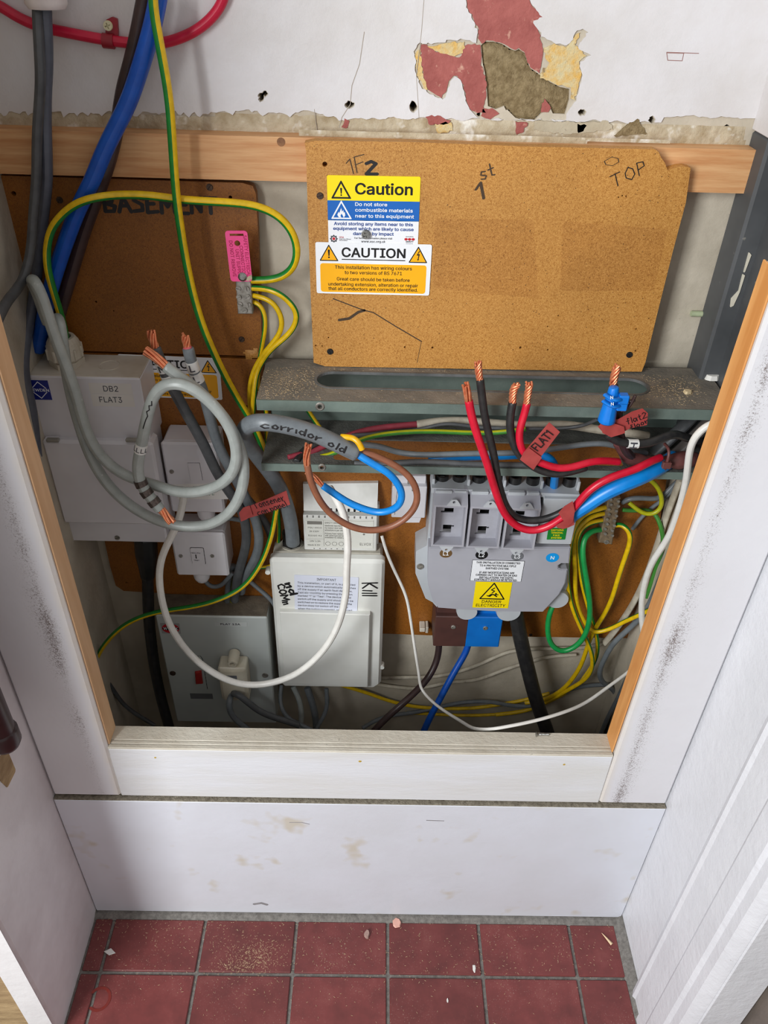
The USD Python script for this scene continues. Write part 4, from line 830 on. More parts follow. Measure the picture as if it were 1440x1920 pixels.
# little white contactor on the board
YK = .99
t = Thing('contactor', 'small white modular contactor between the power supply module and the grey cut-out', 'module', (at(765, 975, YK)[0], YBK, at(765, 975, YK)[2]))
t.part('body', boxpx((736, 912), (797, 972), YK, YBK - YK, .0015), box_white); t.part('terminal_step', boxpx((738, 892), (798, 914), YK + .010, YBK - YK - .010, .001), box_white)
t.part('rail_clip', wall_ext(poly_px([(752, 970), (790, 970), (786, 980), (760, 980)], YK + .004), YK + .004, .01), box_white)
q = at(768, 906, YK + .006); t.part('terminal_screw', lathe((q[0], YK + .011, q[2]), (0, -.004, 0), [(.0035, 0), (.0035, 1), (0, 1)], 14), dull_steel); q = at(776, 918, YK); t.part('terminal_slot', cbox(q - [.003, .0006, .003], q + [.003, .001, .003], .0003), mod2)
t.part('seam', wall_ext(LineString([(lambda q: (q[0], q[2]))(at(x, y, YK)) for x, y in [(745, 918), (740, 965)]]).buffer(.0003), YK - .0002, .0004), seam)
P = poly_px([(778, 888), (792, 888), (792, 893), (778, 893)], YK); t.part('terminal_screw', wall_ext(P, YK + .009, .002), p_cyan)

# ------------------------------------------------------------------ the big grey cut-out with three open fuse carriers
cut = M('cutout_plastic', (170, 170, 178), .42, scale=14, col2=(162, 162, 170)); cut_l = M('cutout_light', (186, 190, 194), .4, scale=14, col2=(176, 180, 184)); cut_d = M('cutout_inner', (166, 166, 174), .5)
YG = .962
t = Thing('service_cutout', 'large grey three-phase service cut-out with three open fuse carriers and yellow danger sticker', 'cut-out', (at(930, 1140, YG)[0], YBK, at(930, 1150, YG)[2]))
k_ = 1 / 4.2353
cp = lambda x, y: (760 + x * k_, 860 + y * k_)
t.part('back_plate', wall_ext(poly_px([cp(85, 735), cp(170, 690), cp(215, 200), cp(1345, 215), cp(1300, 690), cp(1300, 980), cp(1245, 1120), cp(1190, 1165), cp(1140, 1175), cp(260, 1190), cp(215, 1140), cp(160, 1110), cp(120, 1010), cp(80, 910)], YG + .022).buffer(-.003).buffer(.003), YG + .022, YBK - YG - .022), cut_l)
front = poly_px([cp(185, 700), cp(1312, 700), cp(1300, 830), cp(1238, 830), cp(1214, 845), cp(1216, 868), cp(1240, 876), cp(1288, 876), cp(1270, 985), cp(1222, 1075), cp(1092, 1215), cp(720, 1212), cp(420, 1195), cp(262, 1182), cp(215, 1120), cp(180, 1000), cp(180, 850)], YG).buffer(-.001).buffer(.001)
t.part('front_cover', wall_ext(front, YG, .024), cut)
t.part('front_cover_bevel', wall_ext(front.buffer(-.0015), YG - .0012, .002), cut)
for x_, r_ in ((490, 92), (820, 108)):
    q = at(*cp(x_, 1175), YG + .012); rr__ = r_ * k_ / F_PX * 1.25 * 1.0
    t.part('cable_entry', lathe((q[0], YG + .004, q[2] - .006), (0, .05, 0), [(0, 0), (rr__ * .93, 0), (rr__, .12), (rr__, 1), (0, 1)], 26), cut_l, smooth=40)
q = at(*cp(1205, 1105), YG + .02); t.part('cable_entry', lathe((q[0], YG + .014, q[2]), (0, .045, 0), [(0, 0), (.018, 0), (.020, .12), (.020, 1), (0, 1)], 24), cut_l, smooth=40)
screw(t, 788, 1062, YG + .0215, .0058, dull_steel, .5)
# top row of cable entries
zt2 = at(*cp(750, 272), YG - .004)[2]
t.part('hinge_block', wall_ext(poly_px([cp(212, 232), cp(1385, 285), cp(1392, 318), cp(205, 272)], YG - .004), YG - .004, .04), cut_l)
for j, x_ in enumerate((290, 425, 580, 712, 868, 1010, 1163, 1300)):
    yy = 185 + (x_ - 290) * .02
    q = at(*cp(x_, yy), YG + .02); R_ = .0098
    t.part('cable_grommet', lathe((q[0], YG + .022, q[2] - .017), (0, 0, .030), [(R_ * .8, 0), (R_ * .95, .2), (R_, .55), (R_, 1), (R_ * .78, 1), (R_ * .74, .3), (0, .3)], 20), black_plastic, smooth=40)
for x_ in (222, 500, 785, 1080, 1370):
    q = at(*cp(x_, 205 + (x_ - 222) * .02), YG + .01); t.part('divider', cbox(q - [.0022, .004, .014], q + [.0022, .03, .012], .001), cut_l)
for j in range(3):
    ox = 284 * j; oy = 12 * j
    c = lambda x, y: cp(x + ox, y + oy)
    YO = YG - .026
    A, Bq, C, D = at(*c(243, 372), YO), at(*c(500, 372), YO), at(*c(462, 702), YO), at(*c(190, 694), YO)
    outer = Polygon([(p[0], p[2]) for p in (A, Bq, C, D)]); xa0 = (A[0] + D[0]) / 2; xa1 = (Bq[0] + C[0]) / 2; za0 = (C[2] + D[2]) / 2; za1 = (A[2] + Bq[2]) / 2
    outer = sbox(xa0, za0, xa1, za1); inner = outer.buffer(-.0032, join_style=2)
    FC = t.part('fuse_carrier', wall_ext(outer.difference(inner), YO, .030), cut, label=['open fuse carrier marked L1', 'open fuse carrier marked L2', 'open fuse carrier marked L3'][j])
    sl_ = [sbox(xa0 + (xa1 - xa0) * u0, za0 + (za1 - za0) * v0, xa0 + (xa1 - xa0) * u1, za0 + (za1 - za0) * v1) for u0, v0, u1, v1 in ((.36, .14, .62, .33), (.28, .14, .36, .19), (.62, .28, .70, .32), (.36, .63, .64, .74), (.26, .63, .36, .67))]
    plate = outer.buffer(-.002).difference(unary_union(sl_))
    t.part('carrier_floor', wall_ext(plate, YO + .021, .0025), cut_d, parent=FC)
    t.part('contact_well', cbox((xa0 + .004, YO + .036, za0 + .006), (xa1 - .004, YO + .038, za1 - .004), .0005), dark_hole, parent=FC)
    t.part('sloped_top', hull([(xa0, YO, za1), (xa1, YO, za1), (xa0, YO + .012, za1), (xa1, YO + .012, za1), (xa0 - .0, YO + .022, za1 + .014), (xa1, YO + .022, za1 + .014), (xa0, YO + .034, za1 + .014), (xa1, YO + .034, za1 + .014), (xa0, YO + .034, za1), (xa1, YO + .034, za1)]), cut, parent=FC)
    for zc_, s_ in ((za1 + .002, 1), (za0 - .002, -1)):
        xc = (xa0 + xa1) / 2 + (.004 if s_ > 0 else -.001)
        tab = Polygon([(xc - .010, zc_ - s_ * .002), (xc + .010, zc_ - s_ * .002), (xc + .005, zc_ + s_ * .006), (xc + .003, zc_ + s_ * .008), (xc - .003, zc_ + s_ * .008), (xc - .005, zc_ + s_ * .006)]).buffer(.0006).difference(Point(xc, zc_ + s_ * .004).buffer(.0022))
        t.part('seal_lug', wall_ext(tab, YO - .0005, .0025), cut_l, parent=FC)
    q = at(*c(385, 262), YG - .01); t.part('hinge_pin', cbox((xa0 + .002, YG - .010, zt2 - .001), (xa0 + (xa1 - xa0) * .55, YG - .002, zt2 + .005), .0012), cut_l, parent=FC); t.part('hinge_pin', cbox((xa0 + (xa1 - xa0) * .60, YG - .009, zt2 - .001), (xa1 - .001, YG - .002, zt2 + .0045), .0012), cut_l, parent=FC)
    q = at(*c(322, 752), YG - .0015); e_ = affinity.scale(Point(0, 0).buffer(.0088, quad_segs=8), 1.12, 1); fr = Frame((q[0], YG - .0014, q[2]), (1, 0, 0), (0, 0, 1))
    t.part('phase_disc', fr.put(ext(e_, .0003)), (p_brown, p_black, p_grey)[j]); t.part('lettering', text_at(fr, ('L1', 'L2', 'L3')[j], 0, -.0038, .0076, .009, bold=True, z=.0004), p_white)
A, Bq = at(*cp(1108, 320), YG - .012), at(*cp(1312, 684), YG - .012)
t.part('neutral_cover', cbox((A[0] - .001, YG - .012, Bq[2]), (at(*cp(1362, 480), YG - .012)[0], YG + .02, A[2]), .0015), cut_l)
fr, W, H = frame_px(cp(1132, 550), cp(1280, 550), cp(1122, 642), YG - .0124); t.part('green_label', fr.put(ext(rrect(0, 0, W, H, .001), .0003)), p_green)
t.part('lettering', cat(*[text_at(fr, s_, .5 * W, (.76 - .22 * k) * H, .13 * H, wf_ * W, bold=True, z=.0004) for k, (s_, wf_) in enumerate((('EARTHING', .66), ('TERMINAL', .66), ('P.M.E.', .38), ('SYSTEM', .56)))]), p_yellow)
q = at(*cp(1168, 786), YG - .0015); fr = Frame((q[0], YG - .0014, q[2]), (1, 0, 0), (0, 0, 1)); t.part('phase_disc', fr.put(ext(affinity.scale(Point(0, 0).buffer(.0092, quad_segs=8), 1.12, 1), .0003)), p_cyan); t.part('lettering', text_at(fr, 'N', 0, -.0032, .0064, .006, bold=True, z=.0004), p_white)
fr, W, H = frame_px(cp(530, 802), cp(945, 812), cp(512, 968), YG - .0014); t.part('notice', fr.put(ext(sbox(0, 0, W, H), .0003)), p_black); t.part('notice', fr.put(ext(sbox(.0006, .0006, W - .0006, H - .0006), .0003), z=.0002), p_white)
t.part('lettering', cat(*[text_at(fr, s_, .5 * W, y_ * H, .085 * H, wf_ * W, bold=True, z=.0006) for s_, y_, wf_ in (('THIS INSTALLATION IS CONNECTED', .85, .84), ('TO A PROTECTIVE MULTIPLE', .71, .70), ('EARTHED SYSTEM.', .58, .45), ('IF ANY MODIFICATIONS ARE', .38, .68), ('CARRIED OUT TO WATER OR GAS', .26, .80), ('INSTALLATIONS THE EARTH', .14, .66), ('CONTINUITY SHOULD BE RETESTED.', .03, .84))]), p_black)
fr, W, H = frame_px(cp(552, 975), cp(842, 982), cp(532, 1180), YG - .0014); fr = fr.shift(.0002)
t.part('danger_sticker', fr.put(ext(sbox(0, 0, W, H), .0003)), p_yellow)
T_ = tri_sign(.51 * W, .36 * H, .66 * W); pr = [T_.difference(T_.buffer(-.0020, join_style=2))]
man = unary_union([LineString([(.40, .46), (.47, .53), (.55, .52), (.63, .45)]).buffer(.018), LineString([(.36, .48), (.44, .45), (.50, .52)]).buffer(.014), LineString([(.55, .52), (.66, .52)]).buffer(.014), Point(.60, .56).buffer(.025), LineString([(.54, .78), (.46, .70), (.55, .66), (.49, .58)]).buffer(.014)])
pr.append(affinity.scale(man, W, H, origin=(0, 0)))
t.part('symbol', fr.put(ext(unary_union(pr), .0002), z=.0003), p_black)
t.part('lettering', cat(text_at(fr, 'DANGER', .51 * W, .20 * H, .105 * H, .54 * W, z=.0004), text_at(fr, 'ELECTRICITY', .5 * W, .05 * H, .105 * H, .82 * W, z=.0004)), p_black)

# brown and blue meter-tail connector blocks under it
def tail_block(label, tl, br, mat, scr):
    Y = YG + .008
    a, b = at(*tl, Y), at(*br, Y)
    th = Thing('connector_block', label, 'connector block', ((a[0] + b[0]) / 2, YBK, b[2]))
    th.part('body', cbox((a[0], Y, b[2]), (b[0], YBK - .001, a[2]), .0015), mat); th.part('shoulder', cbox((a[0] + .002, Y + .010, a[2] - .002), (b[0] - .002, YBK - .001, a[2] + .012), .0015), mat)
    q = at(*scr, Y); th.part('screw_recess', wall_ext(Point(q[0], q[2]).buffer(.0068).union(sbox(q[0] - .009, q[2] - .0035, q[0] + .009, q[2] + .0035)), Y - .0006, .001), mat)
    th.part('screw', lathe((q[0], Y, q[2]), (0, -.0022, 0), [(.0042, 0), (.0042, .8), (.0034, 1), (.0018, 1), (.0018, .4), (0, .4)], 16), dull_steel)
tail_block('dark brown connector block below the grey cut-out, left of the blue one', (817, 1156), (873, 1213), M('block_brown', (82, 52, 46), .45, scale=30, col2=(72, 46, 42)), (850, 1175))
tail_block('bright blue connector block below the grey cut-out', (878, 1157), (935, 1214), M('block_blue', (10, 110, 196), .42, scale=30, col2=(8, 100, 184)), (910, 1177))
q = at(795, 1178, 1.02)
t = Thing('cable_clip', 'small pale broken saddle clip screwed to the board left of the brown block', 'clip', q)
t.part('saddle', cbox(q - [.008, .006, .004], q + [.002, .014, .005], .001), box_cream); t.part('nail_lug', cbox(q + [.003, -.004, -.009], q + [.008, .014, .006], .001), box_cream)

# ------------------------------------------------------------------ earth terminals
YE = 1.016
t = Thing('earth_terminal_block', 'flat grey metal earth terminal block under the pink tag', 'terminal block', (at(458, 590, YE)[0], 1.034, at(458, 590, YE)[2]))
blk = poly_px([(441, 520), (470, 520), (474, 589), (446, 589)], YE)
t.part('bar', wall_bevel(blk, YE, .018, .001), dull_steel)
for x_, y_ in ((447, 541), (463, 541), (448, 557), (465, 556), (450, 570), (466, 571), (459, 581)): screw(t, x_, y_, YE, .0036, dull_steel, rng.uniform(0, 3), up=.0014)
t.part('plaster_crumb', bumpy([(474, 540), (482, 540), (486, 570), (478, 574)], 1.025, .006, .002, 18, .003), ragged, smooth=True)
YP_ = 1.010
fr, W, H = frame_px((428, 432), (470, 432), (433, 527), YP_)
pink = M('tag_pink', (244, 84, 148), .45, scale=40, col2=(238, 72, 138)); pink_d = M('tag_pink_print', (176, 30, 88), .5)
tg = Thing('earth_tag', 'bright pink plastic safety earth tag screwed above the small terminal block', 'tag', fr.o)
body = rrect(0, 0, W, H, .004).difference(sbox(.2 * W, .90 * H, .82 * W, .945 * H)).difference(Point(.5 * W, .76 * H).buffer(.0036))
tg.part('plate', fr.put(ext(body, .0016)), pink)
tx = [('SAFETY ELECTRICAL', .80, .82), ('CONNECTION', .58, .62), ('UNIT SUPPLY', .38, .55), ('DO NOT REMOVE', .14, .72)]
tg.part('lettering', cat(*[text_at(fr, s_, x_ * W, (.42 if k in (1, 2) else .47) * H, .0042, l_ * H, rot=-math.pi / 2, z=.0016, bold=True) if False else fr.put((lambda q: (np.stack([q[0][:, 1] + x_ * W, (.10 + l_) * H - q[0][:, 0] * (l_ * H / q[0][:, 0].max()), q[0][:, 2]], 1), q[1]))(va(text_poly(s_, .0042, True))), z=.0016) for k, (s_, x_, l_) in enumerate(tx)]), pink_d)
q = at(455, 518, YP_); tg.part('screw', lathe((q[0], YP_ - .0016, q[2]), (0, -.0028, 0), [(.0058, 0), (.0058, .4), (.0035, 1), (0, 1)], 18), steel)
tg.part('clip', wall_ext(poly_px([(456, 523), (472, 514), (473, 522), (466, 526)], YP_), YP_ - .002, .002), ragged)

# brass earth bar at the right, tilted
YEB = 1.008
bp = [(1141, 935), (1164, 935), (1148, 1022), (1123, 1018)]
t = Thing('earth_bar', 'dull brass earth bar with two rows of screws at the right, tilted', 'terminal block', (at(1140, 1020, YEB)[0], 1.0345, at(1140, 1020, YEB)[2]))
brass = M('brass_old', (150, 132, 106), .5, scale=120, col2=(112, 96, 78), metal=.35)
t.part('bar', wall_bevel(poly_px(bp, YEB), YEB, .02, .0015), brass)
for k in range(8):
    u = k / 8.5; y_ = 936 + 78 * u
    for x_ in (1146 - 15 * u, 1160 - 16 * u):
        q = at(x_ + (1 if k % 2 else -1), y_ + (3 if x_ > 1150 - 15 * u else 0), YEB); t.part('screw', lathe((q[0], YEB, q[2]), (0, -.0035, .001), [(.0028, 0), (.0028, .6), (.002, 1), (0, 1)], 10), dull_steel)
screw(t, 1137, 1016, YEB, .0042, dull_steel, .3, True)

# ------------------------------------------------------------------ dark pipe end at the far left, white fitting at the top left
pb = M('pipe_brown', (58, 36, 38), .32, scale=30, col2=(46, 28, 30))
e0 = on_x(13, 1396, XL + .021)
PX, PY = XL + .021, e0[1]
t = Thing('pipe', 'dark brown capped pipe end on the left wall', 'pipe', e0)
t.part('pipe', lathe((PX, PY, e0[2] + .006), (0, 0, .6), [(.0165, 0), (.0165, 1), (0, 1)], 24), pb, smooth=40)
t.part('end_cap', lathe((PX, PY, e0[2]), (0, 0, .03), [(0, -.25), (.008, -.2), (.0155, 0), (.019, .25), (.019, .9), (.0165, 1)], 24), pb, smooth=40)
v_, f_ = va(ext(Polygon([(-.02, -.026), (.004, -.024), (.010, -.004), (.004, .018), (-.02, .02)]).buffer(.004), .0008)); q = on_x(6, 1445, XL)
single('paint_chip_patch', (np.stack([np.full(len(v_), XL) + v_[:, 2], q[1] - v_[:, 0] * .9, q[2] + v_[:, 1]], 1), f_[:, ::-1]), board_end, 'bare brown patch in the left wall paint below the dark pipe', 'paint chip')
q = at(87, 8, 1.02)
t = Thing('conduit_fitting', 'white plastic conduit end with two grey cables coming out, top left', 'conduit', (q[0], 1.02, q[2] - .02))
t.part('bush', lathe((q[0], 1.02, q[2] - .004), (0, 0, .08), [(.0195, 0), (.0225, .06), (.0225, 1), (0, 1)], 24), M('fitting_white', (226, 216, 212), .4), smooth=40)
t.part('bore', lathe((q[0], 1.02, q[2] - .0042), (0, 0, .004), [(0, 0), (.0165, 0), (.0165, 1), (0, 1)], 20), dark_hole)

# ------------------------------------------------------------------ cables
def sheath_mat(name, c, c2=None, rough=.4, dust=None): return M(name, c, rough, col2=c2, var=.12, scale=60, dust=dust)
g_light = sheath_mat('sheath_light_grey', (168, 174, 170), (154, 160, 156), .32, ((200, 204, 200), .26, 90))
g_mid = sheath_mat('sheath_mid_grey', (116, 122, 126), (102, 108, 112), .4)
g_dark = sheath_mat('sheath_dark_grey', (84, 86, 88), (70, 72, 74), .45)
g_blue = sheath_mat('sheath_blue_grey', (92, 96, 108), (80, 84, 94), .45)
c_blue = sheath_mat('sheath_blue', (10, 84, 184), (8, 74, 168), .34); c_bright = sheath_mat('core_blue', (10, 140, 226), (8, 128, 212), .32)
c_brown = sheath_mat('core_brown', (146, 92, 66), (130, 80, 56), .38); c_dbrown = sheath_mat('sheath_dark_brown', (64, 46, 44), (52, 38, 38), .38)
c_red = sheath_mat('sheath_red', (214, 24, 54), (196, 18, 46), .32); c_pink = sheath_mat('conduit_red', (206, 20, 62), (188, 16, 54), .42); c_dullred = sheath_mat('sheath_dull_red', (150, 52, 66), (130, 44, 56), .5)
c_white = sheath_mat('sheath_white', (232, 230, 224), (222, 219, 212), .36); c_cream = sheath_mat('sheath_cream', (192, 184, 166), (166, 156, 138), .6, ((96, 86, 72), .26, 60))
c_green = sheath_mat('sheath_green', (26, 150, 74), (20, 134, 64), .36); c_yellow = sheath_mat('core_yellow', (236, 182, 10), (222, 168, 8), .36)
tape = sheath_mat('tape_red_brown', (172, 72, 68), (156, 60, 58), .42); tape_w = sheath_mat('tape_wrap', (112, 64, 60), (92, 54, 52), .5)
mk_white = M('marker_white', (228, 228, 224), .4); mk_ink = p_black

def multi(name, label, ctg, P, dia, mat, **kw):
    T = Tube(pts(P), dia, **kw); v, f, u = T.mesh()
    th = Thing(name, label, ctg, T.c[0]); th.part('sheath', (v, f), mat, smooth=True, uv=u)
    return th, T
def core(th, name, P, dia, mat, label=None, parent=None, **kw):
    T = Tube(pts(P), dia, **kw); v, f, u = T.mesh(); p = th.part(name, (v, f), mat, smooth=True, uv=u, label=label, parent=parent); return T, p
def copper_end(th, P, dia, seed, n=7, turns=.5, parent=None):
    th.part('copper_strands', strands(pts(P), dia, n, seed, turns), copper, smooth=40, label='bare copper strands', parent=parent)

# top of the wall: red cable clipped to it, grey pair, blue and brown tails
th, T = multi('cable', 'crimson cable sagging across the top of the white wall', 'cable', [(-20, 4, 1.043), (0, 12, 1.043), (30, 30, 1.043), (70, 48, 1.043), (120, 60, 1.043), (200, 75, 1.043), (250, 81, 1.043), (300, 81, 1.043), (350, 66, 1.043), (385, 44, 1.043), (412, 12, 1.043), (424, -20, 1.043)], .0115, c_pink)
t = Thing('cable_clip', 'dark red clip holding the crimson cable, cream screw in it', 'clip', at(203, 85, 1.045))
clip_m = sheath_mat('clip_red', (150, 22, 40))
t.part('tab', wall_ext(poly_px([(196, 40), (206, 35), (214, 38), (216, 62), (214, 88), (194, 86), (195, 62)], 1.036).buffer(.0008), 1.0445, .005), clip_m)
q = at(204, 74, 1.036); t.part('saddle', lathe(at(193, 76, 1.043), at(214, 78, 1.043) - at(193, 76, 1.043), [(0, 0), (.0078, 0), (.0078, 1), (0, 1)], 18), clip_m, smooth=40)
screw(t, 203, 48, 1.0443, .0052, M('screw_cream', (224, 218, 180), .4), .3, True, up=.0025)
cable('cable', 'left grey cable of the pair hanging from the white conduit fitting, bending left lower down', 'cable', [(70, -6, 1.02), (71, 40, 1.008), (75, 120, .998), (75, 170, .994), (70, 250, .994), (68, 330, .994), (62, 410, .990), (57, 470, .985), (42, 525, .965), (16, 562, .92), (-4, 600, .88), (-24, 650, .85)], .0135, g_dark, flat=.85)
cable('cable', 'right grey cable hanging from the conduit fitting, running down past the distribution board', 'cable', [(84, -6, 1.02), (86, 40, 1.016), (88, 120, 1.014), (86, 170, 1.013), (86, 250, 1.008), (88, 330, 1.008), (82, 400, 1.012), (74, 470, 1.016), (67, 530, 1.017), (58, 590, 1.012), (49, 640, .99), (46, 700, .962), (58, 760, .952), (66, 820, .945), (73, 880, .942), (84, 960, .945), (98, 1040, .95), (112, 1100, .955)], .0150, g_blue, flat=.9)
cable('cable', 'thick bright blue cable descending from the top edge towards the distribution board', 'cable', [(299, -20, 1.0), (292, 20, 1.0), (280, 70, 1.0), (262, 130, 1.0), (243, 185, 1.0), (222, 230, .998), (195, 285, .996), (172, 340, .996), (150, 385, .998), (128, 440, 1.002), (106, 505, 1.006), (88, 570, 1.010), (76, 630, 1.012), (71, 656, 1.012)], .0195, c_blue)
cable('cable', 'dark brown cable twisting behind the thick blue one at the top left', 'cable', [(274, -20, 1.014), (266, 20, 1.014), (256, 70, 1.014), (244, 120, 1.016), (232, 165, 1.018), (224, 210, 1.02), (217, 250, 1.016), (205, 300, 1.012), (190, 345, 1.012), (172, 395, 1.016), (156, 440, 1.020), (138, 500, 1.022), (120, 560, 1.022), (105, 620, 1.022), (100, 690, 1.024)], .0165, c_dbrown)
cable('cable', 'long green and yellow earth cable running from the top edge down past the pink tag', 'cable', [(286, -20, .985), (289, 20, .985), (297, 70, .985), (308, 130, .985), (317, 190, .985), (322, 250, .985), (326, 310, .985), (331, 370, .985), (339, 430, .985), (349, 490, .985), (362, 550, .985), (378, 605, .985), (398, 655, .987), (422, 705, .99), (446, 748, .995), (470, 788, 1.0), (488, 826, 1.005), (500, 862, 1.01)], .0102, earth, phase=.03)
cable('cable', 'green and yellow earth loop from the cable gland over to the terminal block', 'cable', [(123, 640, 1.0), (121, 622, .998), (112, 585, .995), (100, 545, .992), (90, 505, .99), (88, 470, .99), (95, 435, .988), (112, 408, .984), (138, 386, .980), (170, 373, .980), (220, 366, .99), (280, 367, .992), (330, 373, .994), (380, 377, .996), (430, 380, .998), (480, 387, 1.0), (520, 405, 1.0), (546, 434, 1.002), (556, 468, 1.004), (550, 498, 1.008), (532, 516, 1.012), (505, 524, 1.016), (468, 525, 1.022)], .0098, earth, phase=.96)
for lab, P, d, ph in (('outermost earth wire bulging right below the terminal block', [(468, 540, 1.022), (490, 541, 1.016), (515, 547, 1.01), (540, 564, 1.008), (555, 588, 1.008), (551, 612, 1.01), (535, 632, 1.012), (512, 652, 1.014), (494, 674, 1.016), (482, 700, 1.016), (477, 730, 1.010), (474, 770, 1.010), (474, 800, 1.010)], .0078, .56),
        ('middle earth wire of the three below the terminal block', [(470, 553, 1.024), (488, 557, 1.018), (508, 566, 1.014), (523, 585, 1.012), (528, 610, 1.012), (518, 634, 1.014), (502, 654, 1.016), (486, 676, 1.018), (473, 704, 1.018), (468, 735, 1.018), (470, 770, 1.018), (478, 806, 1.02), (490, 834, 1.022)], .0070, .70),
        ('innermost earth wire hanging straight below the terminal block', [(474, 566, 1.026), (486, 572, 1.022), (495, 588, 1.02), (497, 612, 1.018), (493, 640, 1.02), (488, 668, 1.022), (484, 700, 1.024), (486, 732, 1.024), (497, 760, 1.024), (500, 800, 1.024), (502, 850, 1.026)], .0064, .93)):
    cable('earth_wire', lab, 'wire', P, d, earth, 'earth wires leaving the terminal block', phase=ph)

# pale grey loops with cut ends at the left
def marker(th, T, x0, x1, text, mat=None, step=None, parent=None):
    th.part('cable_marker', T.band(x0, x1, .0007), mk_white, smooth=40, label='white marker sleeve ' + text)
th, T = multi('cable', 'pale grey looped cable whose cut copper end points up-left at the half-hidden caution label', 'cable',
    [(104, 634, .996), (103, 617, .992), (104, 604, .98), (108, 598, .963), (112, 608, .950), (117, 640, .942), (124, 690, .935), (135, 745, .93), (150, 800, .922), (170, 855, .915), (200, 905, .908), (245, 948, .902), (300, 977, .895), (350, 987, .89), (395, 982, .886), (432, 958, .882), (453, 918, .88), (457, 875, .878), (448, 835, .876), (428, 795, .878), (400, 760, .882), (368, 730, .89), (340, 709, .896), (312, 688, .90)], .0150, g_light)
copper_end(th, [(314, 690, .90), (304, 680, .902), (288, 667, .906), (272, 657, .908)], .0125, 1, turns=.1)
th, T = multi('cable', 'pale grey coiled cable with dark metal bands at its cut copper end', 'cable',
    [(90, 606, .990), (82, 585, .990), (70, 550, .986), (62, 532, .976), (61, 526, .962), (66, 531, .948), (78, 556, .938), (96, 610, .93), (117, 668, .924), (136, 720, .92), (152, 775, .915), (170, 825, .91), (200, 866, .905), (240, 893, .90), (285, 908, .893), (330, 921, .885), (370, 922, .878), (405, 912, .874), (430, 893, .870), (442, 866, .868), (441, 832, .866), (427, 796, .866), (402, 762, .866), (372, 736, .868), (340, 721, .87), (312, 722, .872), (292, 738, .874), (279, 770, .876), (270, 810, .878), (262, 850, .878), (259, 885, .876), (268, 913, .872), (284, 935, .868), (300, 955, .864)], .0150, g_light, step=.003)
copper_end(th, [(300, 953, .864), (308, 962, .862), (318, 974, .858), (326, 980, .856)], .0115, 2, turns=.2)
Lt = T.s[-1]
band_m = M('band_steel_brown', (104, 92, 86), .35, metal=.6, col2=(70, 62, 58), scale=200)
for x0 in (.048, .033, .017): th.part('metal_band', T.band(Lt - x0, Lt - x0 + .0085, .0013), band_m, smooth=40)
mx = Lt - .105
th.part('cable_marker', T.band(mx, mx + .013, .0006), mk_white, smooth=40, label='white marker sleeve printed LLLL')
th.part('lettering', T.wrap((lambda q: (np.stack([-q[0][:, 1], q[0][:, 0] - .010, q[0][:, 2]], 1), q[1]))(va(text_poly('LLLL', .007, False))), mx + .010, .0008), p_txt)
th.part('handwriting', T.wrap(ext(LineString([(0, 0), (.006, .002), (.008, -.001), (.014, .001), (.018, -.0015), (.024, .001), (.03, 0), (.045, -.001)]).buffer(.0006), .0001), mx - .075, .0003), ink)
th, T = multi('cable', 'dark grey cable with N marker sleeves, cut to copper left of the caution label', 'cable',
    [(291, 654, .925), (300, 676, .925), (316, 712, .928), (335, 748, .932), (358, 790, .938), (384, 838, .945), (405, 882, .952), (430, 922, .96), (452, 956, .97), (461, 990, .978), (461, 1020, .984), (454, 1050, .99), (446, 1080, .994), (441, 1112, 1.0), (440, 1126, 1.0)], .0150, g_dark)
copper_end(th, [(292, 656, .925), (289, 645, .926), (285, 632, .928), (283, 620, .93)], .0105, 3, turns=.3)
def letters(th, T, x0, text, h, mat=p_txt, ang=0.0):
    q = va(text_poly(text, h, True)); w = q[0][:, 0].max()
    th.part('lettering', T.wrap((np.stack([-q[0][:, 1], q[0][:, 0] - w / 2, q[0][:, 2]], 1), q[1]), x0, .0009, ang0=ang), mat)
for x0 in (.018, .038): marker(th, T, x0, x0 + .014, 'N'); letters(th, T, x0 + .0115, 'N', .009)
th, T = multi('cable', 'grey cable with two L marker sleeves, cut to copper over the caution label', 'cable',
    [(353, 654, .93), (357, 672, .93), (366, 700, .932), (376, 722, .935), (388, 760, .94), (397, 795, .944), (410, 835, .95), (428, 872, .956), (446, 905, .962), (464, 940, .97), (478, 972, .978), (485, 1004, .984), (482, 1036, .99), (470, 1062, .996), (458, 1082, 1.004), (452, 1110, 1.012)], .0150, g_mid)
core(th, 'inner_core', [(353, 657, .93), (351, 651, .93)], .0112, sheath_mat('core_pink', (206, 96, 104)), 'pink inner insulation')
copper_end(th, [(352, 653, .93), (350, 645, .931), (348, 635, .932), (346, 625, .933)], .0098, 4, turns=.4)
for x0 in (.017, .034): marker(th, T, x0, x0 + .0145, 'L'); letters(th, T, x0 + .0115, 'L', .009)

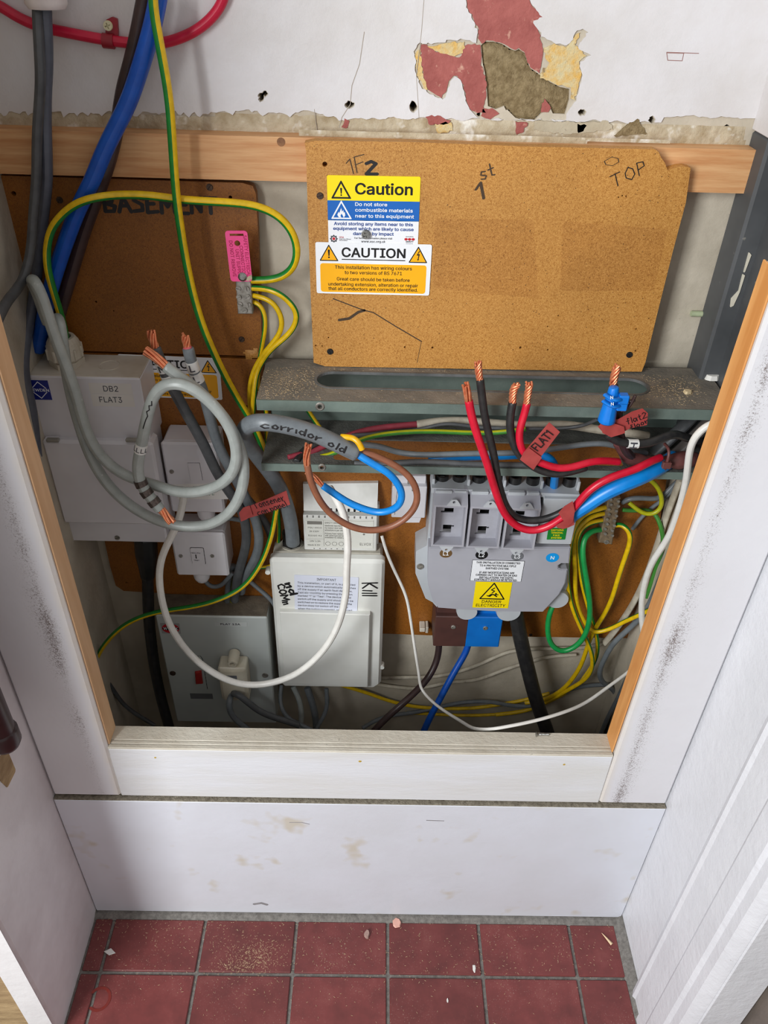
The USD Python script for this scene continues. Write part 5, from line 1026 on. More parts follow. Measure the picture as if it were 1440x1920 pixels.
# the thick grey corridor cable with its cores
CP = [(549, 1018, 1.004), (546, 985, 1.0), (538, 950, .996), (524, 914, .990), (506, 886, .984), (486, 860, .975), (472, 841, .960), (463, 827, .938), (458, 813, .912), (463, 800, .888), (477, 793, .873), (500, 792, .866), (530, 796, .866), (560, 803, .866), (590, 813, .866), (620, 826, .866), (645, 838, .866), (668, 849, .866)]
th, T = multi('cable', 'thick dark grey cable handwritten corridor old, its brown and blue cores cut to copper', 'cable', CP, .0225, g_mid, step=.003, sides=20)
pg, tw = hand('corridor old', .0085, .0014, .24, 41)
sx = .108 / tw; e_ = va(ext(affinity.scale(pg, sx, 1, origin=(0, 0)), .0001))
th.part('handwriting', T.wrap(e_, T.s[-1] - .125, .0003, ang0=.12), ink, label='handwritten corridor old')
B_, bp_ = core(th, 'core', [(664, 848, .866), (680, 858, .862), (703, 872, .858), (726, 886, .856), (744, 905, .855), (753, 928, .856), (746, 948, .858), (728, 958, .862), (706, 960, .866), (676, 952, .87), (648, 939, .873), (622, 922, .876), (606, 911, .878)], .0098, c_bright, 'blue core')
copper_end(th, [(607, 912, .878), (598, 903, .88), (586, 893, .882), (573, 887, .884)], .0075, 6, n=6, turns=.3, parent=bp_)
B_, bp_ = core(th, 'core', [(668, 846, .870), (690, 851, .868), (715, 860, .866), (742, 874, .864), (766, 893, .862), (780, 918, .860), (780, 944, .858), (762, 970, .856), (732, 988, .854), (697, 994, .852), (664, 989, .850), (634, 974, .850), (608, 950, .850), (590, 920, .850), (581, 895, .851), (576, 872, .852)], .0092, c_brown, 'brown core')
copper_end(th, [(576, 873, .852), (575, 862, .852), (576, 848, .852), (579, 832, .851)], .0092, 7, n=7, turns=.15, parent=bp_)
core(th, 'core', [(640, 819, .872), (654, 820, .868), (666, 824, .863), (674, 833, .860), (679, 843, .858)], .0078, c_yellow, 'short yellow earth sleeve')
tape_th = Thing('tape_flag', 'red tape flag with two handwritten lines on the grey cables, lower left of centre', 'tape flag', at(495, 950, .955))
def flag(th, px, Y, dY, mat, name='flag'):
    A = [at(x, y, Y + dY * i) for i, (x, y) in enumerate(px)]
    n = len(A) // 2
    # ribbon strip between the two edges of the outline
    top, bot = A[:n], A[n:][::-1]
    V, Fc = [], []
    for a, b in zip(top, bot): V += [a, b, a + [0, .0008, 0], b + [0, .0008, 0]]
    for i in range(n - 1):
        k = 4 * i; Fc += [(k, k + 1, k + 5), (k, k + 5, k + 4), (k + 2, k + 6, k + 7), (k + 2, k + 7, k + 3), (k, k + 4, k + 6), (k, k + 6, k + 2), (k + 1, k + 3, k + 7), (k + 1, k + 7, k + 5)]
    e = 4 * (n - 1); Fc += [(0, 2, 3), (0, 3, 1), (e, e + 1, e + 3), (e, e + 3, e + 2)]
    return th.part(name, (np.array(V), np.array(Fc)), mat)
flag(tape_th, [(452, 958), (470, 948), (500, 936), (537, 920), (544, 946), (506, 960), (478, 968), (458, 974)], .952, .0, tape)
scribble(tape_th, 'Tonsener', (474, 942), (530, 926), (478, 954), .9515, .0010, 42, ink); scribble(tape_th, 'con.panel', (482, 955), (536, 938), (485, 967), .9515, .0010, 43, ink)
flag(tape_th, [(448, 962), (456, 952), (468, 948), (474, 966), (462, 974), (452, 978)], .950, .0, tape, 'wrap')

# red and black tails over the cut-out
R1 = [(879, 752, .872), (884, 778, .872), (893, 810, .872), (905, 845, .872), (915, 875, .872), (925, 908, .876), (935, 938, .880), (948, 965, .884), (968, 985, .886), (995, 994, .886), (1025, 988, .884), (1052, 972, .882), (1076, 952, .88), (1100, 925, .878), (1125, 906, .878), (1155, 892, .880), (1190, 880, .884), (1215, 868, .890), (1238, 858, .902)]
th, T = multi('cable', 'red tail with bare copper tip, looping down across the cut-out from upper left', 'cable', R1, .0108, c_red); copper_end(th, [(879, 754, .872), (877, 742, .872), (875, 730, .873), (872, 719, .874)], .0098, 11, turns=.1)
B1 = [(900, 712, .880), (904, 745, .880), (909, 780, .880), (918, 820, .880), (926, 855, .880), (932, 890, .882), (940, 925, .886), (952, 954, .889), (972, 971, .894), (1000, 976, .895), (1032, 970, .895), (1058, 958, .894)]
th, T = multi('cable', 'black tail with bare copper tip, curving down beside the left red tail', 'cable', B1, .0104, black_sheath); copper_end(th, [(900, 714, .880), (898, 702, .880), (897, 690, .881), (896, 678, .882)], .0092, 12, turns=.9)
R2 = [(988, 757, .885), (982, 780, .884), (975, 806, .882), (975, 830, .880), (984, 850, .878), (1000, 862, .877), (1020, 870, .877), (1045, 877, .877), (1075, 875, .878), (1105, 867, .88), (1135, 864, .886), (1160, 866, .893)]
th, T = multi('cable', 'red tail with copper tip held by the FLAT1 flag, running right along the trunking lip', 'cable', R2, .0100, c_red); copper_end(th, [(987, 759, .885), (989, 745, .885), (991, 730, .886), (992, 717, .887)], .0092, 13, turns=1.1)
B2 = [(961, 755, .890), (957, 780, .889), (957, 806, .888), (963, 832, .886), (974, 852, .884), (990, 868, .883), (1012, 881, .882), (1040, 888, .882), (1070, 884, .884), (1098, 876, .888)]
th, T = multi('cable', 'black tail with copper tip held by the FLAT1 flag', 'cable', B2, .0108, black_sheath); copper_end(th, [(961, 757, .890), (961, 744, .890), (964, 730, .890), (971, 718, .891)], .0098, 14, turns=1.0)
t = Thing('tape_flag', 'red tape flag handwritten FLAT1 around the middle red and black tails', 'tape flag', at(1000, 850, .872))
flag(t, [(976, 862), (985, 845), (1030, 792), (1050, 810), (1010, 862), (1002, 880)], .871, .0, tape)
flag(t, [(975, 862), (982, 848), (992, 840), (1016, 858), (1008, 870), (1000, 881)], .868, .0, tape, 'wrap')
A_, B_, C_ = at(1008, 846, .8696), at(1049, 804, .8696), at(1000, 828, .8696); fr = Frame(A_, B_ - A_, C_ - A_); pg, tw = hand('FLAT1', .0115, .0016, .16, 44)
t.part('handwriting', fr.put(ext(affinity.scale(pg, 0.0300 / tw, 1, origin=(0, 0)), .0002), y=.0002, z=.0002), ink, label='handwritten FLAT1')
t = Thing('tape_flag', 'red tape wrapped round the left red tail where the thick blue cable begins', 'tape flag', at(1062, 968, .87))
flag(t, [(1047, 962), (1058, 950), (1074, 940), (1078, 958), (1074, 980), (1064, 988)], .871, .0, tape); flag(t, [(1042, 986), (1056, 978), (1066, 972), (1076, 968), (1077, 984), (1066, 989), (1056, 992), (1046, 990)], .873, .0, tape, 'tail')
th, T = multi('cable', 'thick bright blue tail sloping from the trunking down to the cut-out at the right', 'cable', [(1262, 858, .935), (1240, 874, .915), (1205, 893, .896), (1165, 910, .888), (1125, 930, .888), (1098, 948, .889), (1076, 962, .892), (1066, 972, .896)], .0215, c_bright)

# bundle inside the trunking
YTR = (YT + 1.03) / 2
cable('cable', 'blue cable lying in the trunking and dropping into the neutral entry of the cut-out', 'cable', [(806, 862, .955), (830, 859, .952), (870, 856, .95), (920, 855, .95), (965, 853, .95), (1000, 851, .948), (1024, 856, .945), (1037, 868, .944), (1041, 884, .95), (1040, 900, .965), (1038, 915, .978)], .0122, c_bright)
cable('cable', 'dull red cable lying in the trunking, ending in a white sleeve', 'cable', [(545, 868, .925), (590, 845, .945), (640, 822, .965), (690, 806, .978), (740, 799, .985), (785, 795, .99)], .0090, c_dullred)
cable('cable', 'dirty white cable lying along the back of the trunking', 'cable', [(783, 796, .99), (830, 790, .992), (880, 790, .992), (940, 795, .99), (1000, 798, .985), (1060, 797, .98), (1120, 805, .975), (1180, 812, .97), (1215, 818, .968)], .0125, c_cream)
cable('cable', 'thin dark cable on top of the dirty white one in the trunking', 'cable', [(660, 816, .962), (780, 806, .972), (820, 797, .975), (850, 795, .976), (890, 800, .976), (960, 803, .972), (1040, 803, .965), (1090, 798, .955), (1120, 786, .94)], .0050, g_dark)
cable('earth_wire', 'green and yellow wire running along inside the trunking under the thick grey cable', 'wire', [(590, 858, .935), (625, 850, .94), (665, 830, .95), (700, 818, .96), (750, 811, .965), (810, 809, .968), (870, 811, .968), (930, 811, .965), (985, 804, .96)], .0070, earth_old, phase=.1)
cable('earth_wire', 'green and yellow wire poking out under the trunking lip near its left rivet', 'wire', [(574, 764, 1.0), (585, 781, .998), (596, 797, .995), (606, 812, .99), (612, 822, .985)], .0068, earth, phase=.0)
cable('cable', 'grey cable sweeping through the lower trunking slot', 'cable', [(655, 831, .925), (685, 834, .930), (714, 838, .936), (740, 846, .94), (780, 852, .936), (830, 852, .934), (900, 850, .935), (980, 848, .935), (1060, 838, .94), (1130, 832, .94), (1175, 842, .945), (1212, 850, .95)], .0082, g_mid)
cable('cable', 'grey flat cable lying low behind the trunking lip', 'cable', [(665, 868, .917), (720, 869, .917), (780, 866, .917), (850, 868, .917), (920, 871, .917), (1000, 872, .918)], .0080, g_dark)
t = Thing('cable', 'black stub cable with a red cut core lying on the trunking floor at left', 'cable', at(545, 865, .92))
T, _ = core(t, 'sheath', [(600, 828, .955), (578, 840, .945), (562, 855, .93), (556, 866, .918)], .011, black_sheath)
core(t, 'core', [(580, 850, .94), (560, 852, .93), (546, 856, .925), (541, 857, .923)], .0075, c_dullred, 'cut red core')
th, T = multi('cable', 'black cable with a white marker at the right of the trunking', 'cable', [(1140, 815, .882), (1160, 828, .880), (1185, 832, .880), (1215, 830, .882), (1245, 820, .887), (1265, 815, .893), (1285, 820, .905), (1310, 826, .93)], .0112, black_sheath)
th.part('cable_marker', T.band(.030, .044, .0007), mk_white, smooth=40, label='white marker sleeve'); letters(th, T, .041, 'H', .009)
# stub with blue ties
th, T = multi('cable', 'dark brown taped cable stub with copper tip, carrying the blue N ties', 'cable', [(1150, 722, .884), (1152, 740, .884), (1158, 765, .885), (1160, 790, .888), (1163, 815, .892), (1170, 838, .90), (1185, 858, .91), (1215, 868, .922)], .0115, c_dbrown)
copper_end(th, [(1149, 726, .884), (1151, 712, .884), (1154, 698, .885), (1157, 684, .886)], .0100, 21, turns=.8)
t = Thing('identity_tie', 'blue sleeve and ties printed N around the taped stub at the trunking right end', 'cable tie', at(1145, 790, .875))
bl = M('tie_blue', (10, 126, 226), .35)
S0 = Tube(pts([(1151, 727, .872), (1148, 745, .872), (1143, 765, .872), (1137, 789, .872)]), .0200, sides=16, taper=[(0, .62), (.35, .85), (.7, 1.0), (1, 1.12)]); v_, f_, u_ = S0.mesh(); SL = t.part('sleeve', (v_, f_), bl, smooth=True)
for k, (x, y) in enumerate(((1149, 744), (1146, 756))):
    a = at(x - 13, y - 1, .864); b = at(x + 17, y + 4, .864)
    t.part('tie', Tube(np.array([a + [0, .004, 0], (a + b) / 2 + [0, -.006, 0], b + [0, .004, 0]]), .008, sides=10, flat=.6).mesh()[:2], bl, smooth=True)
    q = at(x + 20, y + 5, .866); t.part('tie_lock', cbox(q - [.0065, .004, .0062], q + [.0065, .008, .0062], .0015), bl)
    fr = Frame(at(x - 2 + 4 * k, y + 4, .855), (1, 0, .2), (-.2, 0, 1)); t.part('lettering', text_at(fr, 'N', 0, 0, .0042, bold=True), p_white)
t.part('tie_tail', cat(*[Tube(pts(P), .0045, sides=8).mesh()[:2] for P in ([(1165, 770, .872), (1176, 765, .870), (1186, 752, .868), (1191, 742, .866)], [(1168, 748, .872), (1180, 752, .87), (1190, 750, .868)])]), c_dbrown, smooth=True)
t = Thing('tape_flag', 'curled red tape flag with scribbled writing below the blue ties', 'tape flag', at(1165, 800, .872))
flag(t, [(1121, 800), (1135, 792), (1160, 786), (1185, 772), (1205, 766), (1215, 775), (1213, 797), (1198, 800), (1182, 803), (1165, 812), (1146, 818), (1128, 808)], .874, .0, tape)
flag(t, [(1124, 798), (1130, 790), (1145, 792), (1170, 800), (1172, 812), (1160, 816), (1146, 820), (1130, 812)], .870, .0, tape, 'wrap')
scribble(t, 'flat2', (1172, 786), (1210, 772), (1176, 796), .8735, .0008, 45, ink); scribble(t, 'floor', (1180, 798), (1212, 784), (1183, 806), .8735, .0008, 46, ink)
t = Thing('tape_wrap', 'dark red-brown tape wrapping bunched cables at the right end of the trunking', 'tape', at(1240, 865, .92))
Tw = Tube(pts([(1158, 828, .905), (1172, 850, .91), (1200, 866, .915), (1240, 868, .918), (1280, 862, .922), (1305, 862, .93)]), .020, sides=12, taper=[(0, .6), (.25, .9), (.5, 1.1), (.62, .8), (.8, 1.25), (1, 1.0)]); v_, f_, _ = Tw.mesh()
v_ = v_ + .0016 * (meshkit.fbm(v_ * 90, 3, 4)[:, None] - .5) * 2; t.part('wrap', (v_, f_), tape_w, smooth=True)
t.part('cable_tie', cat(Tube(pts([(1246, 880, .905), (1252, 862, .900), (1254, 845, .905), (1246, 832, .92)]), .0042, sides=8).mesh()[:2], cbox(at(1250, 872, .899) - [.006, .003, .005], at(1250, 872, .899) + [.006, .004, .005], .001)), tape_w, smooth=30)
for lab, P, d, mt in (('broad grey-brown cable at the right end inside the trunking', [(1205, 870, .96), (1240, 838, .965), (1275, 805, .97), (1300, 780, .98)], .022, g_dark), ('second broad grey cable at the right end inside the trunking', [(1235, 880, .955), (1275, 845, .96), (1320, 800, .97), (1340, 775, .975)], .022, sheath_mat('sheath_brown_grey', (104, 96, 92)))):
    cable('cable', lab, 'cable', P, d, mt, flat=.7)

# right: white, cream, grey and earth cables below the trunking
cable('cable', 'glossy white cable coming round the right stile and fraying at its end', 'cable', [(1345, 792, .86), (1325, 800, .86), (1304, 820, .862), (1293, 850, .866), (1288, 890, .872), (1281, 925, .88), (1268, 970, .89), (1250, 1012, .90), (1228, 1046, .91), (1213, 1080, .92), (1205, 1115, .928), (1203, 1150, .932), (1206, 1185, .935)], .0098, c_white)
for k in range(6):
    pass
cable('cable', 'thin white wire from the power supply dipping to the sill, then behind the right stile', 'wire', [(716, 1005, 1.0), (725, 1035, .99), (742, 1075, .985), (760, 1115, .98), (768, 1150, .976), (774, 1190, .97), (780, 1230, .962), (786, 1270, .95), (790, 1290, .94), (806, 1311, .92), (835, 1334, .88), (870, 1356, .81), (897, 1367, .745), (920, 1367, .737), (952, 1362, .738), (1000, 1352, .748), (1055, 1336, .77), (1100, 1316, .80), (1140, 1288, .83), (1180, 1258, .86), (1215, 1225, .89)], .0052, c_white)
for lab, P, d, mt, fl in (
    ('dirty cream flat cable sloping down at the right of the earth bar, front one', [(1275, 900, .99), (1258, 945, 1.0), (1244, 985, 1.005), (1226, 1040, 1.008), (1205, 1095, 1.01), (1182, 1140, 1.012), (1155, 1180, 1.016), (1134, 1205, 1.024)], .0145, c_cream, .6),
    ('dirty cream flat cable hugging the right wall, rear one', [(1300, 900, .985), (1280, 950, .99), (1264, 1000, .995), (1250, 1050, 1.0), (1232, 1100, 1.0), (1212, 1150, 1.005)], .0135, c_cream, .6),
    ('grey cable curling below the right stile towards the wall bottom', [(1268, 1010, .985), (1250, 1055, .985), (1228, 1110, .985), (1208, 1148, .99), (1180, 1178, .995), (1152, 1205, 1.0), (1135, 1232, 1.005), (1125, 1258, 1.01), (1130, 1278, 1.015), (1145, 1290, 1.02), (1155, 1302, 1.03)], .0098, g_mid, 1),
    ('slim grey cable dropping along the right stile', [(1262, 1040, .96), (1240, 1100, .962), (1222, 1150, .965), (1205, 1200, .97), (1190, 1240, .975), (1172, 1280, .98), (1158, 1310, .985), (1140, 1345, .99), (1125, 1380, 1.0)], .0082, g_mid, 1),
    ('black cable in the lower right corner behind the stile', [(1215, 1160, 1.0), (1195, 1230, 1.004), (1170, 1290, 1.006), (1145, 1345, 1.008), (1130, 1385, 1.008)], .013, black_sheath, 1),
    ('thin brown-grey cable rising behind the earth bar towards the trunking', [(1186, 992, 1.026), (1205, 968, 1.026), (1225, 950, 1.024), (1250, 930, 1.018), (1275, 902, 1.005), (1300, 875, .99)], .0065, g_mid, 1),
    ('grey twin cable ending beside the top of the earth bar', [(1167, 942, 1.02), (1180, 936, 1.016), (1205, 934, 1.014), (1235, 933, 1.014), (1258, 915, 1.016), (1285, 890, 1.014)], .0082, g_mid, 1)):
    cable('cable', lab, 'cable', P, d, mt, flat=fl)
for lab, P, d, mt, ph in (
    ('olive earth wire looping at the upper right of the earth bar', [(1180, 943, 1.015), (1195, 955, 1.008), (1212, 963, 1.004), (1230, 960, 1.002), (1240, 946, 1.002), (1238, 925, 1.004), (1228, 908, 1.006), (1216, 898, 1.01)], .0072, earth_old, .6),
    ('green earth wire leaving the right side of the earth bar and turning down', [(1168, 956, 1.02), (1190, 957, 1.02), (1212, 957, 1.018), (1228, 965, 1.008), (1238, 985, .998), (1243, 1010, .994), (1240, 1035, .994), (1232, 1060, 1.004), (1222, 1090, 1.004), (1212, 1120, 1.005)], .0070, sheath_mat('sheath_old_green', (66, 132, 52)), 0),
    ('bright yellow earth wire arching out from the lower right of the earth bar', [(1152, 985, 1.016), (1166, 985, 1.008), (1178, 996, 1.0), (1181, 1014, .998), (1176, 1034, .998), (1167, 1060, .998), (1158, 1088, .998), (1148, 1120, 1.0), (1134, 1150, 1.004), (1118, 1176, 1.008), (1104, 1205, 1.01), (1092, 1240, 1.012), (1075, 1270, 1.015), (1050, 1296, 1.02), (1018, 1312, 1.025), (985, 1318, 1.03)], .0082, earth, .55),
    ('uppermost earth wire from the left side of the earth bar', [(1140, 950, 1.016), (1122, 955, 1.004), (1102, 962, .996), (1085, 976, .99), (1074, 1000, .988), (1068, 1030, .988), (1064, 1070, .988), (1066, 1105, .988), (1074, 1140, .99), (1086, 1170, .992), (1098, 1196, .995), (1108, 1222, .998), (1110, 1250, 1.0), (1098, 1272, 1.004), (1075, 1288, 1.01), (1050, 1302, 1.018), (1020, 1318, 1.026), (985, 1332, 1.03), (930, 1340, 1.03)], .0080, earth, .52),
    ('second earth wire from the left side of the earth bar', [(1137, 962, 1.016), (1118, 966, 1.006), (1098, 976, 1.0), (1080, 998, .996), (1076, 1030, .996), (1078, 1070, .996), (1079, 1110, .996), (1086, 1145, .998), (1100, 1172, .998), (1114, 1184, .998), (1140, 1180, .994), (1170, 1166, .985), (1205, 1150, .972), (1225, 1140, .966)], .0078, earth, .72),
    ('third earth wire from the left side of the earth bar', [(1133, 975, 1.016), (1116, 978, 1.008), (1098, 986, 1.004), (1085, 1006, 1.002), (1084, 1040, 1.002), (1090, 1085, 1.002), (1098, 1120, 1.008), (1108, 1155, 1.013), (1118, 1190, 1.016), (1120, 1220, 1.018), (1112, 1245, 1.02), (1090, 1278, 1.02)], .0078, earth, .45)):
    cable('earth_wire', lab, 'wire', P, d, mt, phase=ph)
cable('cable', 'plain green cable making a hanging loop right of the cut-out', 'cable', [(1128, 993, 1.014), (1112, 996, 1.004), (1098, 1008, .994), (1093, 1032, .985), (1096, 1064, .978), (1102, 1100, .974), (1106, 1140, .972), (1103, 1172, .972), (1092, 1198, .972), (1075, 1214, .972), (1054, 1220, .973), (1036, 1210, .975), (1028, 1190, .978), (1028, 1165, .982), (1034, 1142, .986), (1042, 1125, .992)], .0092, c_green)

# tails under the cut-out
cable('cable', 'dark brown meter tail curving left out of the brown block', 'cable', [(823, 1200, 1.0), (822, 1222, .995), (815, 1248, .985), (800, 1274, .97), (778, 1298, .95), (752, 1322, .93), (725, 1346, .92), (700, 1372, .91), (670, 1405, .91)], .0120, c_dbrown)
cable('cable', 'blue meter tail slanting down out of the blue block', 'cable', [(879, 1200, 1.0), (874, 1220, .995), (860, 1246, .985), (842, 1278, .97), (824, 1312, .955), (808, 1342, .945), (794, 1372, .94), (775, 1410, .94)], .0122, c_blue)
cable('cable', 'very thick black supply cable dropping from the grey cut-out', 'cable', [(966, 1135, .99), (971, 1170, .99), (979, 1210, .988), (990, 1255, .985), (1001, 1298, .98), (1013, 1335, .976), (1026, 1372, .972), (1040, 1420, .97)], .0265, black_sheath, sides=20)
th, T = multi('cable', 'thick black cable with a swollen sleeve, hanging below the distribution board', 'cable', [(273, 1000, 1.0), (275, 1040, 1.0), (277, 1080, 1.002), (278, 1130, 1.004), (282, 1190, 1.004), (290, 1250, 1.0), (300, 1300, .995), (312, 1345, .985), (325, 1390, .98)], .0195, black_sheath)
th.part('heat_shrink_sleeve', Tube(pts([(273, 1002, 1.0), (274, 1028, 1.0), (276, 1052, 1.0), (277, 1080, 1.002)]), .037, sides=18, taper=[(0, 1), (.45, 1.0), (.75, .8), (1, .66)]).mesh()[:2], black_plastic, smooth=True)

# lower left: white flex, earth wire sweeping left, greys
cable('cable', 'white flex drooping in a big curve across the lower boxes', 'cable', [(618, 915, .93), (632, 938, .91), (643, 962, .90), (650, 995, .895), (652, 1030, .893), (650, 1070, .893), (649, 1105, .893), (642, 1145, .893), (630, 1180, .893), (610, 1214, .89), (582, 1244, .888), (550, 1266, .886), (510, 1280, .886), (470, 1284, .886), (430, 1276, .888), (392, 1256, .89), (358, 1228, .893), (330, 1192, .90), (312, 1155, .905), (302, 1115, .91), (299, 1078, .915), (304, 1045, .918), (318, 1012, .92), (333, 980, .925), (341, 952, .936), (345, 930, .948), (346, 916, .962)], .0112, c_white)
cable('earth_wire', 'green and yellow wire sweeping left from the thick grey cable to the left stile', 'wire', [(524, 925, .985), (518, 955, .983), (512, 990, .98), (504, 1020, .976), (492, 1050, .972), (475, 1078, .968), (452, 1102, .965), (420, 1120, .962), (385, 1132, .96), (345, 1140, .958), (300, 1147, .956), (262, 1158, .954), (230, 1175, .952), (203, 1200, .95), (186, 1225, .948), (176, 1250, .946), (168, 1275, .944)], .0080, earth, phase=.95)
for lab, P, d, mt, ph in (('thin earth wire behind the thick grey cable beside the power supply module', [(512, 868, 1.026), (518, 910, 1.026), (521, 950, 1.026), (523, 990, 1.026), (520, 1030, 1.026), (508, 1060, 1.024), (490, 1064, 1.02), (462, 1070, 1.012)], .0062, earth, .4), ('short yellow earth wire entering the top of the metal consumer unit', [(446, 1065, 1.018), (439, 1090, 1.016), (436, 1112, 1.016), (435, 1132, 1.018)], .0075, earth_old, .5), ('earth wire lying along the wall bottom behind the brown and blue tails', [(640, 1285, 1.03), (690, 1300, 1.035), (730, 1314, 1.038), (780, 1325, 1.04), (820, 1328, 1.04), (880, 1328, 1.04), (930, 1322, 1.04), (980, 1313, 1.04), (1030, 1300, 1.038)], .0070, earth, .85), ('lowest earth wire along the wall bottom', [(760, 1336, 1.04), (830, 1340, 1.04), (900, 1341, 1.04), (960, 1336, 1.04), (1010, 1324, 1.038), (1060, 1300, 1.03)], .0062, earth, .85)):
    cable('earth_wire', lab, 'wire', P, d, mt, phase=ph)
for lab, P, d, mt in (
    ('upper thin off-white cable along the bottom of the back wall', [(700, 1272, 1.043), (760, 1270, 1.043), (810, 1269, 1.043), (850, 1262, 1.043), (900, 1245, 1.043), (950, 1224, 1.043), (1000, 1217, 1.043), (1060, 1216, 1.043), (1110, 1212, 1.043), (1150, 1200, 1.04)], .0070, c_cream),
    ('lower thin off-white cable along the bottom of the back wall', [(700, 1282, 1.043), (740, 1288, 1.043), (790, 1290, 1.043), (840, 1280, 1.043), (890, 1275, 1.043), (940, 1258, 1.043), (990, 1242, 1.043), (1030, 1232, 1.043), (1080, 1228, 1.043)], .0070, c_cream),
    ('grey cable along the bottom of the back wall under the blue tail', [(680, 1365, 1.0), (720, 1345, 1.02), (780, 1335, 1.035), (830, 1324, 1.04), (880, 1316, 1.032), (925, 1317, 1.030), (960, 1323, 1.028), (1010, 1320, 1.028), (1060, 1296, 1.034), (1110, 1285, 1.038), (1150, 1284, 1.035)], .0082, g_mid),
    ('thin grey cable out of the upper spur box gland, curving right', [(386, 944, 1.0), (396, 962, 1.0), (412, 970, 1.002), (432, 972, 1.008), (450, 975, 1.012)], .0078, g_mid),
    ('grey cable out of the isolator gland, curving right', [(384, 1088, 1.0), (396, 1099, 1.0), (412, 1098, 1.0), (426, 1086, .998), (436, 1074, .998)], .0078, g_mid),
    ('thick grey cable standing beside the isolator box, entering the metal unit', [(438, 1060, 1.012), (430, 1085, 1.012), (427, 1110, 1.014), (426, 1130, 1.018)], .0105, g_mid),
    ('grey cable crossing behind the earth wire towards the pale enclosure', [(462, 1084, 1.02), (478, 1098, 1.015), (498, 1115, 1.008), (512, 1130, 1.004), (522, 1150, 1.005)], .0078, g_mid),
    ('dark grey cable bundle behind the red tape flag', [(460, 930, 1.0), (480, 955, 1.005), (500, 985, 1.008), (508, 1005, 1.012)], .0125, g_dark),
    ('grey cable under the pale enclosure, leftmost, curling to the right', [(528, 1285, 1.0), (526, 1305, .985), (528, 1325, .97), (540, 1345, .95), (562, 1358, .94), (590, 1372, .93)], .0078, g_mid),
    ('light grey flat cable under the pale enclosure', [(550, 1288, 1.01), (560, 1310, 1.0), (565, 1335, .99), (562, 1370, .985)], .0105, g_light),
    ('thick grey cable under the pale enclosure', [(576, 1290, 1.01), (586, 1320, 1.0), (592, 1350, .995), (594, 1385, .99)], .0130, g_mid),
    ('grey cable under the pale enclosure, rightmost, bending left', [(612, 1292, 1.0), (613, 1320, .99), (608, 1340, .98), (598, 1358, .97), (588, 1380, .965)], .0082, g_mid),
    ('thin grey cable at the far lower left behind the left stile', [(178, 1244, .962), (192, 1265, .962), (210, 1290, .962), (232, 1320, .962), (260, 1342, .962), (290, 1360, .96)], .0075, g_dark),
    ('blue cable glimpsed at the bottom left corner behind the stile', [(172, 1240, .985), (196, 1300, .985), (212, 1340, .985), (230, 1380, .985)], .0125, c_blue)):
    cable('cable', lab, 'cable', P, d, mt)
th, T = multi('plug_flex', 'grey flat flex looping out of the cream plug', 'flex', [(434, 1304, .944), (431, 1312, .932), (430, 1325, .925), (436, 1342, .922), (452, 1358, .92), (475, 1375, .92)], .0092, g_mid, flat=1.2)
core(th, 'outer_cable', [(438, 1300, .944), (448, 1304, .934), (466, 1318, .93), (485, 1332, .926), (508, 1343, .925), (530, 1350, .925), (560, 1360, .925)], .0115, g_dark, 'darker second lead')

# ------------------------------------------------------------------ loose things
def chip_mesh(c, rx, ry, h, seed, n=7, tilt=0.0):
    r = np.random.default_rng(seed); th_ = np.sort(r.uniform(0, 2 * np.pi, n)) ; th_ = np.linspace(0, 2 * np.pi, n, endpoint=False) + r.normal(0, .18, n)
    P = np.stack([rx * np.cos(th_) * r.uniform(.75, 1.1, n), ry * np.sin(th_) * r.uniform(.75, 1.1, n)], 1)
    return hull(np.c_[P, np.zeros(n)] + c, np.c_[P * .8, np.full(n, h)] + c)
pinkc = M('chip_pink', (230, 176, 160), .8); whc = M('chip_white', (232, 230, 224), .7); stone = M('chip_stone', (170, 140, 130), .9, bump=.5)
for lab, px, rx, ry, h, mt, s in (('pale pink plaster chip on the tiles by the skirting board', (744, 1731), .0092, .0095, .003, pinkc, 1), ('small brownish stone on the tile left of the pink chip', (688, 1753), .0055, .0075, .006, stone, 2), ('white curved paint chip on the tile right of centre', (889, 1815), .0028, .0085, .001, whc, 3), ('white rectangular scrap on the leftmost tile', (206, 1785), .0100, .0062, .0008, whc, 4), ('small white paint flake in the bottom row of tiles', (839, 1876), .0015, .0045, .001, whc, 5)):
    single('plaster_chip' if mt is not stone else 'stone', chip_mesh(on_z(*px, .0006), rx, ry, h, s, 4 if s == 4 else 7), mt, lab, 'chip' if mt is not stone else 'stone')
a, b = on_z(1128, 1750, .001), on_z(1147, 1771, .001); d_ = (b - a) / np.linalg.norm(b - a); nrm = np.array([-d_[1], d_[0], 0])
single('wood_splinter', hull([a, a + nrm * .001, b + nrm * .0035, b - nrm * .0025, a + [0, 0, .0015], b + [0, 0, .0025], (a + b) / 2 + nrm * .0025, (a + b) / 2 + [0, 0, .003]]), M('splinter', (232, 204, 164), .7), 'pale wood splinter on the rightmost tile', 'splinter')
q = on_z(1288, 737, ZT + .0008); single('plaster_chip', chip_mesh(q, .0065, .005, .004, 9), M('chip_cream', (216, 196, 156), .8), 'cream triangular chip near the right end of the trunking top', 'chip')
q = on_z(1300, 712, ZT + .0008); single('plaster_chip', chip_mesh(on_z(1345, 712, ZT + .0008) - [.008, 0, 0], .012, .006, .007, 10), whc, 'larger cream crumb against the grey pier on the trunking', 'chip')
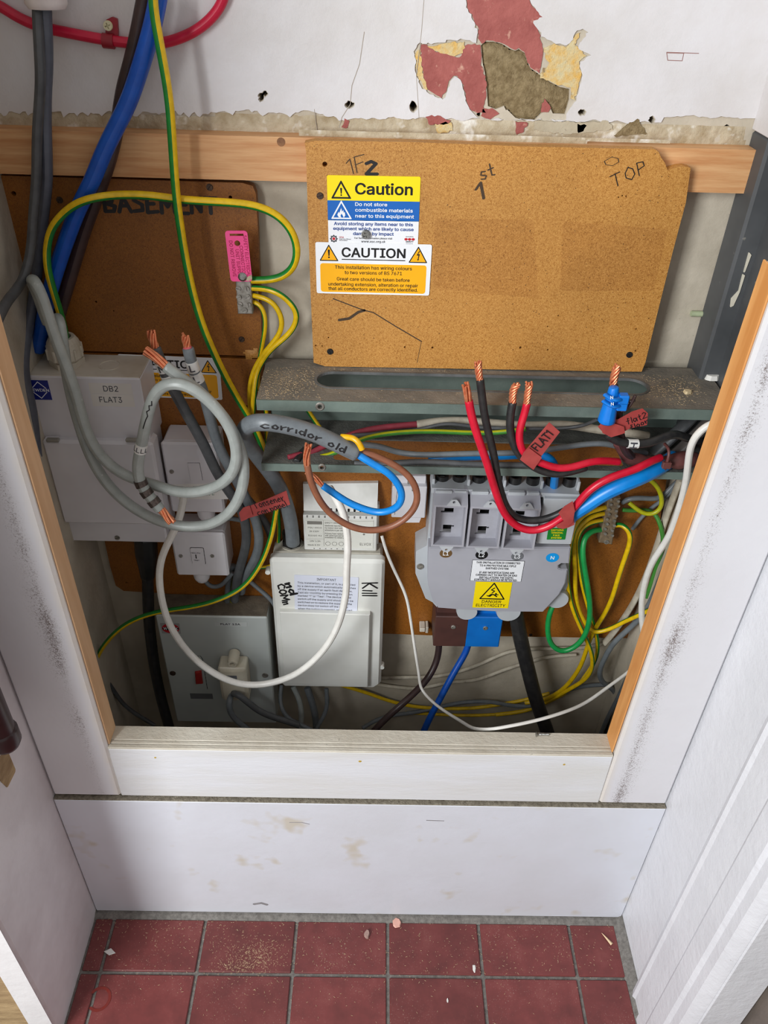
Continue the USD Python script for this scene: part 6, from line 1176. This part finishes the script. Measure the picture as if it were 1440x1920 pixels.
# the screw on the sill
a, b = on_z(1005, 1377, HS + .0034), on_z(1032, 1377, HS + .0022)
t = Thing('screw', 'loose zinc screw lying on the dirty window-like sill of the hatch'.replace('window-like ', ''), 'screw', a)
t.part('head', lathe(a, (b - a) * .14, [(0, 0), (.0036, 0), (.0034, .3), (.0017, 1), (0, 1)], 14), steel)
t.part('shank', lathe(a + (b - a) * .12, (b - a) * .88, [(.0016, 0)] + [(.0019 if k % 2 else .0012, .1 + .8 * k / 16) for k in range(17)] + [(0, 1)], 12), steel)
# sawdust and grit: nobody could count it
def flakes(spots, name, mat, label, ctg, zf, seed, lo=.0004, hi=.0016):
    r = np.random.default_rng(seed); V, Fc = [], []
    for px, py, sx_, sy_, n in spots:
        for _ in range(n):
            x, y = px + r.normal(0, sx_), py + r.normal(0, sy_)
            q = on_z(x, y, zf); 
            if not (XL + .004 < q[0] < XR - .004) : continue
            if zf < .1 and (q[1] > YF - .016): continue
            if zf > .1 and (q[1] > YC - .002 or q[1] < YT + .001 or q[0] < XT0 or slot.buffer(.002).contains(Point(q[0], q[1]))): continue
            s = r.uniform(lo, hi); an = r.uniform(0, 6.28); L = s * r.uniform(1, 2.6); c_, s_ = math.cos(an), math.sin(an); k = len(V)
            V += [q + [c_ * L, s_ * L, 0.0001], q + [-s_ * s * .5, c_ * s * .5, .0001], q + [-c_ * L, -s_ * L, .0001], q + [s_ * s * .5, -c_ * s * .5, .0001], q + [0, 0, s * .6]]
            Fc += [(k, k + 1, k + 4), (k + 1, k + 2, k + 4), (k + 2, k + 3, k + 4), (k + 3, k, k + 4), (k, k + 3, k + 2), (k, k + 2, k + 1)]
    single(name, (np.array(V), np.array(Fc)), mat, label, ctg, kind='stuff')
saw = M('sawdust', (204, 182, 148), .85, scale=600, col2=(176, 150, 112))
flakes([(478, 1795, 26, 16, 420), (440, 1812, 20, 6, 120), (500, 1780, 60, 24, 160), (640, 1790, 330, 60, 900), (300, 1745, 90, 26, 260), (1010, 1780, 120, 40, 260), (700, 1722, 400, 6, 300), (470, 1850, 60, 40, 90)], 'sawdust', saw, 'pale sawdust and crumbs scattered over the red tiles', 'sawdust', .0006, 51, .0003, .0010)
flakes([(540, 716, 34, 16, 800), (500, 735, 20, 8, 120), (1270, 730, 40, 14, 700), (1225, 722, 50, 16, 160), (900, 694, 240, 2, 300), (800, 742, 200, 8, 60)], 'sawdust', saw, 'pale sawdust and crumbs on the dusty trunking top', 'sawdust', ZT + .0002, 52, .0003, .0010)
